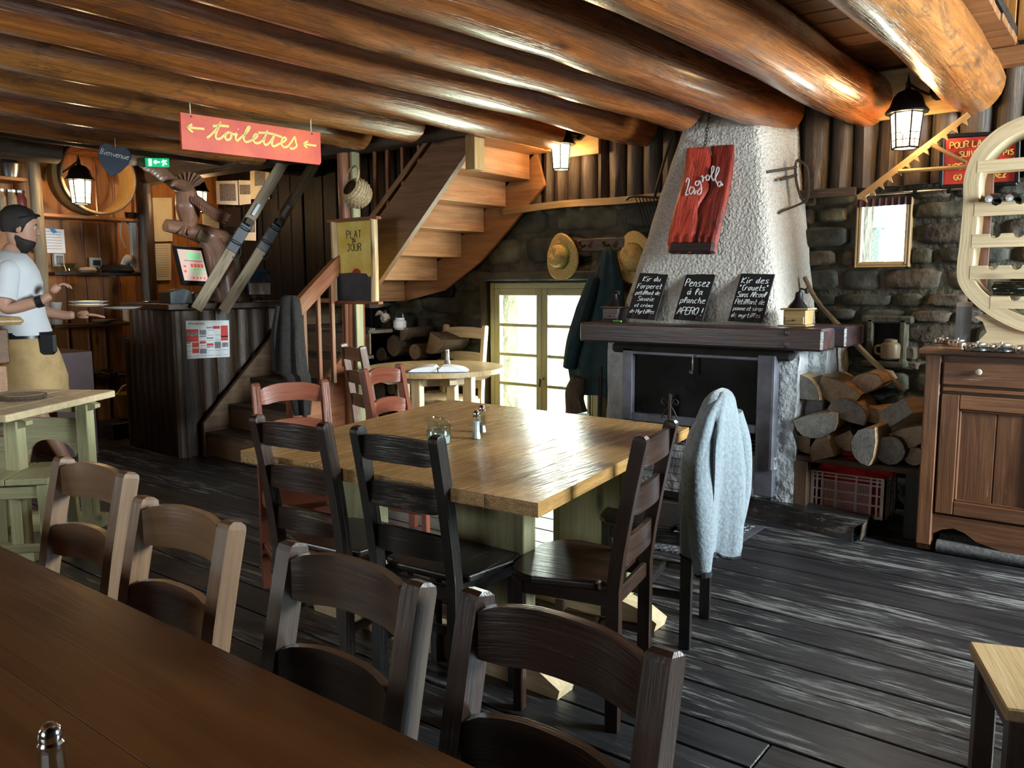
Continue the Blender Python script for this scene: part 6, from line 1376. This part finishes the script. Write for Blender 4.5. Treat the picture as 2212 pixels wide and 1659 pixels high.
# small things on those shelves
def jar(label,x,y,X,m,s=1,z=None,group='preserve jars on the upper shelf'):
    p=at(x,y,X=X); p.z=z if z else p.z;t=thing('preserve_jar',label,'jar',tuple(p),group=group)
    MB().lathe([(.045*s,0),(.05*s,.01*s),(.05*s,.13*s),(.035*s,.16*s),(.036*s,.18*s)],14,p).build('glass_body',M_[m],t,smooth=True);MB().lathe([(.04*s,.18*s),(.04*s,.2*s),(.01,.205*s)],12,p).build('lid',M_['tin'],t)
for k,(x,m,l) in enumerate(((2,'stoneware','pale preserve jar cut by the left edge'),(27,'stoneware','preserve jar with pale contents second from the left edge'),(46,'sugar','red preserve jar beside the bark post'))): jar(l,x,455,-7.8,m,.95,zF+.015)
bk2=at(22,382,X=-7.8);b3=thing('metal_bucket','small zinc bucket with a cloth on the upper left shelf','bucket',(bk2.x,bk2.y,zE+.015));MB().lathe([(.065,0),(.09,.11),(.095,.115),(.085,.11)],18,(bk2.x,bk2.y,zE+.016)).build('pail',M_['tin'],b3,smooth=True);MB().lathe([(.075,.1),(.06,.15),(.02,.19),(.001,.2)],8,(bk2.x,bk2.y,zE+.016)).build('folded_cloth',M_['darkcloth'],b3)
bw=at(283,466,X=-7.8);b4=thing('brown_bowl','dark brown glazed cup at the right end of the pine shelf','cup',(bw.x,bw.y,zA+.016));MB().lathe([(.03,0),(.05,.01),(.058,.06),(.052,.06),(.044,.015)],18,(bw.x,bw.y,zA+.016)).build('bowl',M_['brownceramic'],b4,smooth=True);MB().tube([(bw.x,bw.y+.055,zA+.06),(bw.x,bw.y+.09,zA+.06),(bw.x,bw.y+.055,zA+.03)],.006,6,k=4).build('handle',M_['brownceramic'],b4)
tb_=at(292,592,X=-7.8);b5=thing('strip_light','white tube holder standing upright at the end of the dark shelf','lamp',(tb_.x,tb_.y,zB+.016));MB().box((tb_.x,tb_.y,zB+.25),(.05,.055,.46)).build('column',M_['whiteplastic'],b5);MB().box((tb_.x,tb_.y,zB+.03),(.10,.11,.025)).build('foot',M_['whiteplastic'],b5);MB().box((tb_.x,tb_.y,zB+.485),(.07,.075,.02)).build('cap',M_['whiteplastic'],b5);MB().tube([(tb_.x,tb_.y-.03,zB+.46),(tb_.x,tb_.y-.1,zB+.5),(tb_.x,tb_.y-.12,zB+.38),(tb_.x,tb_.y-.08,zB+.25)],.006,6,k=4).build('cable',M_['whiteplastic'],b5)
sk=at(206,568,X=WX+.03);b6=thing('wall_socket','square wall socket with black plug and white cable behind the bar','socket',tuple(sk));MB().box(sk,(.03,.11,.10)).build('plate',M_['whiteplastic'],b6);MB().box(sk+Vector((.03,0,0)),(.04,.06,.05)).build('plug',M_['blackplastic'],b6);MB().tube([sk+Vector((.04,0,-.03)),sk+Vector((.06,.05,-.11)),sk+Vector((.1,.14,-.13))],.006,6,k=4).build('cable',M_['whiteplastic'],b6)
sk=at(126,562,X=WX+.03);b7=thing('wall_phone','grey and white wall device under the calendar sheet','intercom',tuple(sk));MB().box(sk,(.05,.09,.12)).build('case',M_['whiteplastic'],b7);MB().box(sk+Vector((.03,0,0)),(.02,.055,.08)).build('face',M_['postergrey'],b7)
def cup(name,label,x,y,X,z,prof,m,cat): 
    p=at(x,y,X=X);o=MB().lathe(prof,18,(p.x,p.y,z)).build(name,M_[m],smooth=True);tag(o,label,cat)
cup('glass_bowl','clear glass bowl on the dark shelf below the calendar',152,590,-7.8,zB+.016,[(.04,0),(.075,.05),(.08,.08),(.075,.08),(.05,.01)],'glass','bowl')
cup('cream_loaf','pale round bread roll on the dark shelf',190,590,-7.8,zB+.016,[(.06,0),(.08,.02),(.06,.045),(.001,.05)],'plush','bread')
dk=thing('black_cap','black cap and grey cloth heap at the right of the dark shelf','cap',(at(255,588,X=-7.8).x,at(255,588,X=-7.8).y,zB+.016));c=Vector(dk.location)
MB().lathe([(.11,0),(.12,.02),(.09,.06),(.03,.08),(.001,.082)],16,c,sy=1.3).build('crown',M_['blackplastic'],dk,smooth=True);MB().tube([c+Vector((0,.05,.07)),c+Vector((.02,.09,.13)),c+Vector((0,.14,.1)),c+Vector((.0,.16,.03))],[.03,.05,.045,.03],10,k=4,jit=.3).build('grey_cloth',M_['ceramic'],dk,smooth=True)
for k,(x,y,m,w,h) in enumerate(((123,700,'ceramic',.11,.20),(285,697,'stoneware',.13,.12))):
    p=at(x,y,X=-7.8);p.z=zC+.016
    if k==0: o=MB().lathe([(.045,0),(.05,.02),(.04,.12),(.055,.2),(.05,.2)],14,p).build('white_pitcher',M_[m],smooth=True);tag(o,'tall white pitcher on the low shelf beside the waiter','pitcher')
    else: o=MB().box(p+Vector((0,0,h/2)),(w*.7,w,h)).build('small_carton',M_['plush']);tag(o,'small cream carton at the right end of the low shelf','carton')
o=MB().lathe([(.05,0),(.09,.012),(.10,.03),(.08,.03)],14,(at(225,697,X=-7.8).x,at(225,697,X=-7.8).y,zC+.016)).build('green_dish',M_['stoneware'],smooth=True);tag(o,'flat dish of small things on the low shelf','dish')
for k,(x,y) in enumerate(((160,808),(196,815),(206,806),(270,806))):
    p=at(x,y,X=-7.8);p.z=zD+.016+.04;t=thing('dark_bottle',('dark bottle lying at the left of the lowest shelf','dark bottle with a shining shoulder in the lowest shelf','dark bottle with round base towards us','dark bottle near the right end of the lowest shelf')[k],'bottle',tuple(p),group='dark bottles on the lowest shelf')
    MB().lathe([(.034,0),(.04,.01),(.04,.17),(.015,.23),(.014,.28)],14,M=frame(p+Vector((.12,0,0)),(0,1,0),(0,0,1))).build('bottle_body',M_['bottle'],t,smooth=True)
yb_=at(283,905,X=-7.3);o=thing('yellow_basket','yellow-green plastic basket with a pale handle on the floor behind the bar','basket',(yb_.x,yb_.y,.12));MB().lathe([(.10,0),(.13,.22),(.12,.22),(.09,.01)],20,(yb_.x,yb_.y,yb_.z)).build('tub',M_['yellowtub'],o,smooth=True);o.location.z=yb_.z;
MB().tube([(yb_.x,yb_.y-.12,yb_.z+.2),(yb_.x+.02,yb_.y-.06,yb_.z+.29),(yb_.x+.02,yb_.y+.06,yb_.z+.29),(yb_.x,yb_.y+.12,yb_.z+.2)],.008,6,k=4).build('handle',M_['paper'],o)
for c in o.children: c.location.z-=0
o2=MB().box((yb_.x,yb_.y,yb_.z/2),(.34,.5,yb_.z)).build('low_bench',M_['dark']);tag(o2,'dark plinth under the yellow basket','plinth')
# ---------------------------------------------------------------- counter at the far left
lc=thing('left_counter','pine counter end with a thick rounded top at the left edge, before the waiter','counter',(-6.3,1.7,0))
e=at(54,685,Z=1.172)
MB().box((e.x-.75,e.y-.42,1.15),(1.5,.84,.05),bev=.02).build('counter_top',M_['pine'],lc)
for k in range(5):
    w=.0 if k%2 else .03
    MB().box((e.x-.80,e.y-.40,.115+.22*k),(1.3+w,.68+w,.21),bev=.008).build('facing_board',M_['stair'] if k%2 else M_['stairdk'],lc)
np2=MB().box((e.x-.35,e.y-.2,1.17),(.16,.12,.015)).build('paper_napkins',M_['paper']);tag(np2,'small stack of white paper on the left counter','paper')
mc=MB().box((-6.9,2.95,.42),(.5,.30,.84)).build('small_fridge',M_['maroon']);tag(mc,'maroon side of a low cupboard behind the waiter','cupboard')
# ---------------------------------------------------------------- the waiter
PX=(-.9288*6.35-.03,.3706*6.35-.05)
wt_=thing('waiter','bearded man in white t-shirt and tan apron carrying white plates behind the left counter','person',(PX[0],PX[1],0),0)
fx=Vector((.45,.89,0)).normalized(); lx=Vector((-fx.y,fx.x,0))   # forward (towards picture right), his left (away)
MWt=Matrix((fx,lx,Vector((0,0,1)))).transposed().to_4x4();MWt.translation=Vector((PX[0],PX[1],0))
def skin(name,vs,es,rad,mat,parent,lev=2,root=0):
    me=bpy.data.meshes.new(name);inv=MW[parent].inverted();me.from_pydata([tuple(inv@(MWt@Vector(v))) for v in vs],es,[]);me.materials.append(mat)
    o=bpy.data.objects.new(name,me);COL.objects.link(o);o.parent=parent
    m=o.modifiers.new('s','SKIN')
    for i,r in enumerate(rad): me.skin_vertices[0].data[i].radius=(r,r) if not isinstance(r,tuple) else r
    me.skin_vertices[0].data[root].use_root=True
    m.use_smooth_shade=True;m=o.modifiers.new('u','SUBSURF');m.levels=lev;m.render_levels=lev
    return o
# body: pelvis, spine, neck, legs, arms (local: x forward, y left, z up)
vs=[(0,0,.98),(0,0,1.15),(.0,0,1.38),(-.02,0,1.50),(-.02,0,1.58),(.0,0,1.64)]
es=[(0,1),(1,2),(2,3),(3,4),(4,5)];rd=[.13,.12,.14,.09,.058,.05]
def leg(s,kx,fx_):
    n=len(vs);vs.extend([(0.0,s*.10,.90),(kx,s*.105,.50),(fx_,s*.11,.10),(fx_+.03,s*.11,.045),(fx_+.15,s*.12,.035)]);es.extend([(0,n),(n,n+1),(n+1,n+2),(n+2,n+3),(n+3,n+4)]);rd.extend([.095,.062,.042,.042,.032])
leg(-1,.02,-.05);leg(1,.05,.22)
n=len(vs)   # right arm (near): shoulder, elbow, wrist
vs+=[(-.02,-.185,1.46),(-.06,-.25,1.20),(.15,-.27,1.26),(.21,-.26,1.30)];es+=[(3,n),(n,n+1),(n+1,n+2),(n+2,n+3)];rd+=[.062,.048,.034,.03]
n2=len(vs)  # left arm (far)
vs+=[(-.0,.185,1.46),(.03,.24,1.20),(.25,.20,1.15),(.32,.18,1.155)];es+=[(3,n2),(n2,n2+1),(n2+1,n2+2),(n2+2,n2+3)];rd+=[.062,.048,.034,.03]
skin('body',vs,es,rd,M_['skin'],wt_)
def hand(c,d,upv,curl,name='hand',s=1.):
    d=Vector(d).normalized();u=Vector(upv);u=(u-d*u.dot(d)).normalized();w=d.cross(u)
    V_=[Vector(c),Vector(c)+d*.05*s,Vector(c)+d*.085*s];E=[(0,1),(1,2)];Rr=[(.03*s,.022*s),(.042*s,.02*s),(.04*s,.017*s)]
    skin('palm',[tuple(v) for v in V_],E,[.026*s,.034*s,.032*s],M_['skin'],wt_)
    for k,(o_,L) in enumerate(((-.030,.075),(-.010,.085),(.011,.08),(.030,.062))):
        b=Vector(c)+d*.07*s+w*o_*s;m1=b+d*L*.55*s*math.cos(curl*.4)+u*-L*.5*s*math.sin(curl*.4);m2=m1+d*L*.5*s*math.cos(curl)+u*-L*.5*s*math.sin(curl);m3=m2+d*L*.35*s*math.cos(curl*1.6)-u*L*.35*s*math.sin(curl*1.6)
        skin('finger',[tuple(x) for x in(b,m1,m2,m3)],[(0,1),(1,2),(2,3)],[.0105*s,.0095*s,.009*s,.007*s],M_['skin'],wt_,1)
    b=Vector(c)+d*.02*s-w*.028*s;m1=b+(-w*.03+d*.03)*s;m2=m1+(d*.03-w*.005-u*.01)*s
    skin('thumb',[tuple(x) for x in(b,m1,m2)],[(0,1),(1,2)],[.013*s,.011*s,.008*s],M_['skin'],wt_,1)
hand((.215,-.26,1.31),(.6,.15,.75),(-.6,0,.7),1.25,s=.85)
hand((.325,.18,1.155),(1,0,.02),(0,0,-1),-.25)
# head, with face
hc_=Vector((.045,0,1.735))
Mh2=MWt@Matrix.Translation(hc_)@Matrix.Rotation(R(8),4,'Y')
pr=[(.001,-.13),(.035,-.125),(.055,-.10),(.068,-.06),(.078,-.01),(.082,.03),(.078,.07),(.058,.105),(.03,.122),(.001,.128)]
def blob(nm,prof,M,mat,sx=1,sy=1,n=24,sh=None):
    m=MB();vs=[]
    N=len(prof)
    for r,z in prof:
        for j in range(n):
            a=2*PI*j/n;v=Vector((r*math.cos(a)*sx,r*math.sin(a)*sy,z))
            if sh: v=sh(v)
            vs.append(M@v)
    m.add(vs,[[i*n+j,i*n+(j+1)%n,(i+1)*n+(j+1)%n,(i+1)*n+j] for i in range(N-1) for j in range(n)]+[list(range(n))[::-1],[(N-1)*n+j for j in range(n)]],[(v.x,v.y,v.z) for v in vs])
    return m.build(nm,mat,wt_,smooth=True,ang=80)
blob('head',pr,Mh2,M_['skin'],1.18,.95,28,lambda v:v+Vector((.018 if v.z<-.05 and v.x>0 else 0,0,0)))
blob('nose',[(.001,-.022),(.014,-.018),(.010,.0),(.005,.028),(.001,.032)],Mh2@Matrix.Translation((.098,0,-.01)),M_['skin'],1.3,.9,10)
for s in(-1,1):
    blob('ear',[(.001,-.03),(.012,-.024),(.016,.0),(.014,.02),(.001,.03)],Mh2@Matrix.Translation((-.005,s*.078,-.005)),M_['skin'],1.1,.45,10)
    blob('eye',[(.001,-.010),(.009,-.006),(.011,0),(.009,.006),(.001,.010)],Mh2@Matrix.Translation((.080,s*.030,.015)),M_['ceramic'],.8,1,10);blob('eyebrow',[(.001,-.004),(.007,-.003),(.007,.003),(.001,.004)],Mh2@Matrix.Translation((.090,s*.032,.036)),M_['hair'],.7,2.4,10)
    blob('pupil',[(.001,-.005),(.005,0),(.001,.005)],Mh2@Matrix.Translation((.0875,s*.030,.014)),M_['ink'],.6,1,8)
blob('mouth',[(.001,-.006),(.009,-.004),(.009,.004),(.001,.006)],Mh2@Matrix.Translation((.094,0,-.058)),M_['posterred'],.6,2.0,10)
blob('hair',[(.080,-.045),(.090,.0),(.094,.045),(.090,.085),(.066,.122),(.03,.14),(.001,.146)],Mh2@Matrix.Translation((-.018,0,.008)),M_['hair'],1.16,.97,26,lambda v:v+Vector((0,0,.055*max(0,min(1,(v.x-.02)/.06)))) if v.z<.06 else v)
blob('beard',[(.001,-.155),(.030,-.147),(.052,-.118),(.064,-.09),(.067,-.068),(.060,-.056)],Mh2@Matrix.Translation((.012,0,.0)),M_['hair'],1.25,1.06,26,lambda v:v+Vector((0,0,-.012 if v.x>0 else .03*min(1,-v.x/.05))))
MB().tube([MWt@(hc_+Vector((.09,.06,.085))),MWt@(hc_+Vector((.115,0,.085))),MWt@(hc_+Vector((.09,-.06,.085))),MWt@(hc_+Vector((-.0,-.09,.06)))],.006,8,k=4).build('sunglasses',M_['blackplastic'],wt_,smooth=True)
# clothes
def ring(cx,cy,z,a,b,n=32,w=0,ph=0,tilt=0): return [MWt@Vector((cx+a*math.cos(t)*(1+w*math.sin(5*t+ph)),cy+b*math.sin(t)*(1+w*math.sin(4*t+ph)),z+tilt*math.cos(t))) for t in[2*PI*k/n for k in range(n)]]
MB().loft([ring(.02,0,1.035,.165,.20,w=.04),ring(.02,0,1.06,.16,.195,w=.04,ph=1),ring(.01,0,1.16,.145,.18,w=.03,ph=2),ring(.0,0,1.28,.145,.185,w=.02,ph=3),ring(.0,0,1.38,.15,.20,w=.015),ring(-.01,0,1.455,.145,.228),ring(-.015,0,1.50,.130,.225),ring(-.015,0,1.53,.112,.185),ring(-.015,0,1.56,.088,.125),ring(-.01,0,1.58,.074,.085,tilt=-.01)]).build('t_shirt',M_['tshirt'],wt_,smooth=True,ang=80)
for s,e in((-1,(-.05,-.245,1.27)),(1,(.02,.235,1.27))):
    a=Vector((-.02,s*.15,1.47));b=Vector((-.02,s*.19,1.455));MB().tube([MWt@a,MWt@b,MWt@Vector(e).lerp(b,.4),MWt@Vector(e)],[.055,.068,.070,.068],18,k=4,jit=.06).build('t_shirt_sleeve',M_['tshirt'],wt_,smooth=True,ang=80)
MB().loft([ring(.03,0,.52,.20,.20,w=.06),ring(.04,0,.60,.21,.205,w=.06,ph=.4),ring(.05,0,.75,.205,.205,w=.05,ph=1),ring(.035,0,.90,.185,.195,w=.04,ph=2),ring(.02,0,1.0,.165,.188,w=.03),ring(.02,0,1.05,.158,.183)]).build('apron',M_['khaki'],wt_,smooth=True,ang=80)
MB().loft([ring(.02,0,1.015,.172,.195),ring(.02,0,1.055,.170,.193)],caps=False).build('belt',M_['blackplastic'],wt_,smooth=True)
MB().box((0,0,0),(.11,.07,.15),bev=.02).xf(MWt@Matrix.Translation((.16,-.14,.98))).build('belt_pouch',M_['blackplastic'],wt_)
MB().tube([MWt@Vector((.125,-.268,1.253)),MWt@Vector((.16,-.272,1.263))],.040,16).build('wristwatch',M_['blackplastic'],wt_)
for x in(-.05,.22):
    s=-1 if x<0 else 1;MB().tube([MWt@Vector((x-.06,s*.11,.05)),MWt@Vector((x+.02,s*.11,.06)),MWt@Vector((x+.12,s*.12,.045)),MWt@Vector((x+.2,s*.125,.03))],[.042,.052,.045,.02],12,k=4).build('shoe',M_['plush'],wt_,smooth=True)
# plates held in his left hand
for k,(x,y,z,l) in enumerate(((.41,.13,1.235,'upper white plate of the two carried on the waiter\'s near hand'),(.41,.13,1.212,'lower white plate of the two carried on the waiter\'s near hand'),(.62,.13,1.19,'outer white plate with cutlery held out by the waiter'))):
    c=MWt@Vector((x,y,z));t=thing('dinner_plate',l,'plate',tuple(c),group='plates carried by the waiter')
    MB().lathe([(.07,0),(.085,.002),(.125,.014),(.128,.017),(.08,.006),(.001,.005)],28,c).build('plate_disc',M_['ceramic'],t,smooth=True)
c=MWt@Vector((.62,.13,1.21));o=MB().beam(c+Vector((-.08,-.03,0)),c+Vector((.12,.09,.004)),.012,.003).build('table_knife',M_['steel']);tag(o,'knife lying on the outer plate held by the waiter','knife')
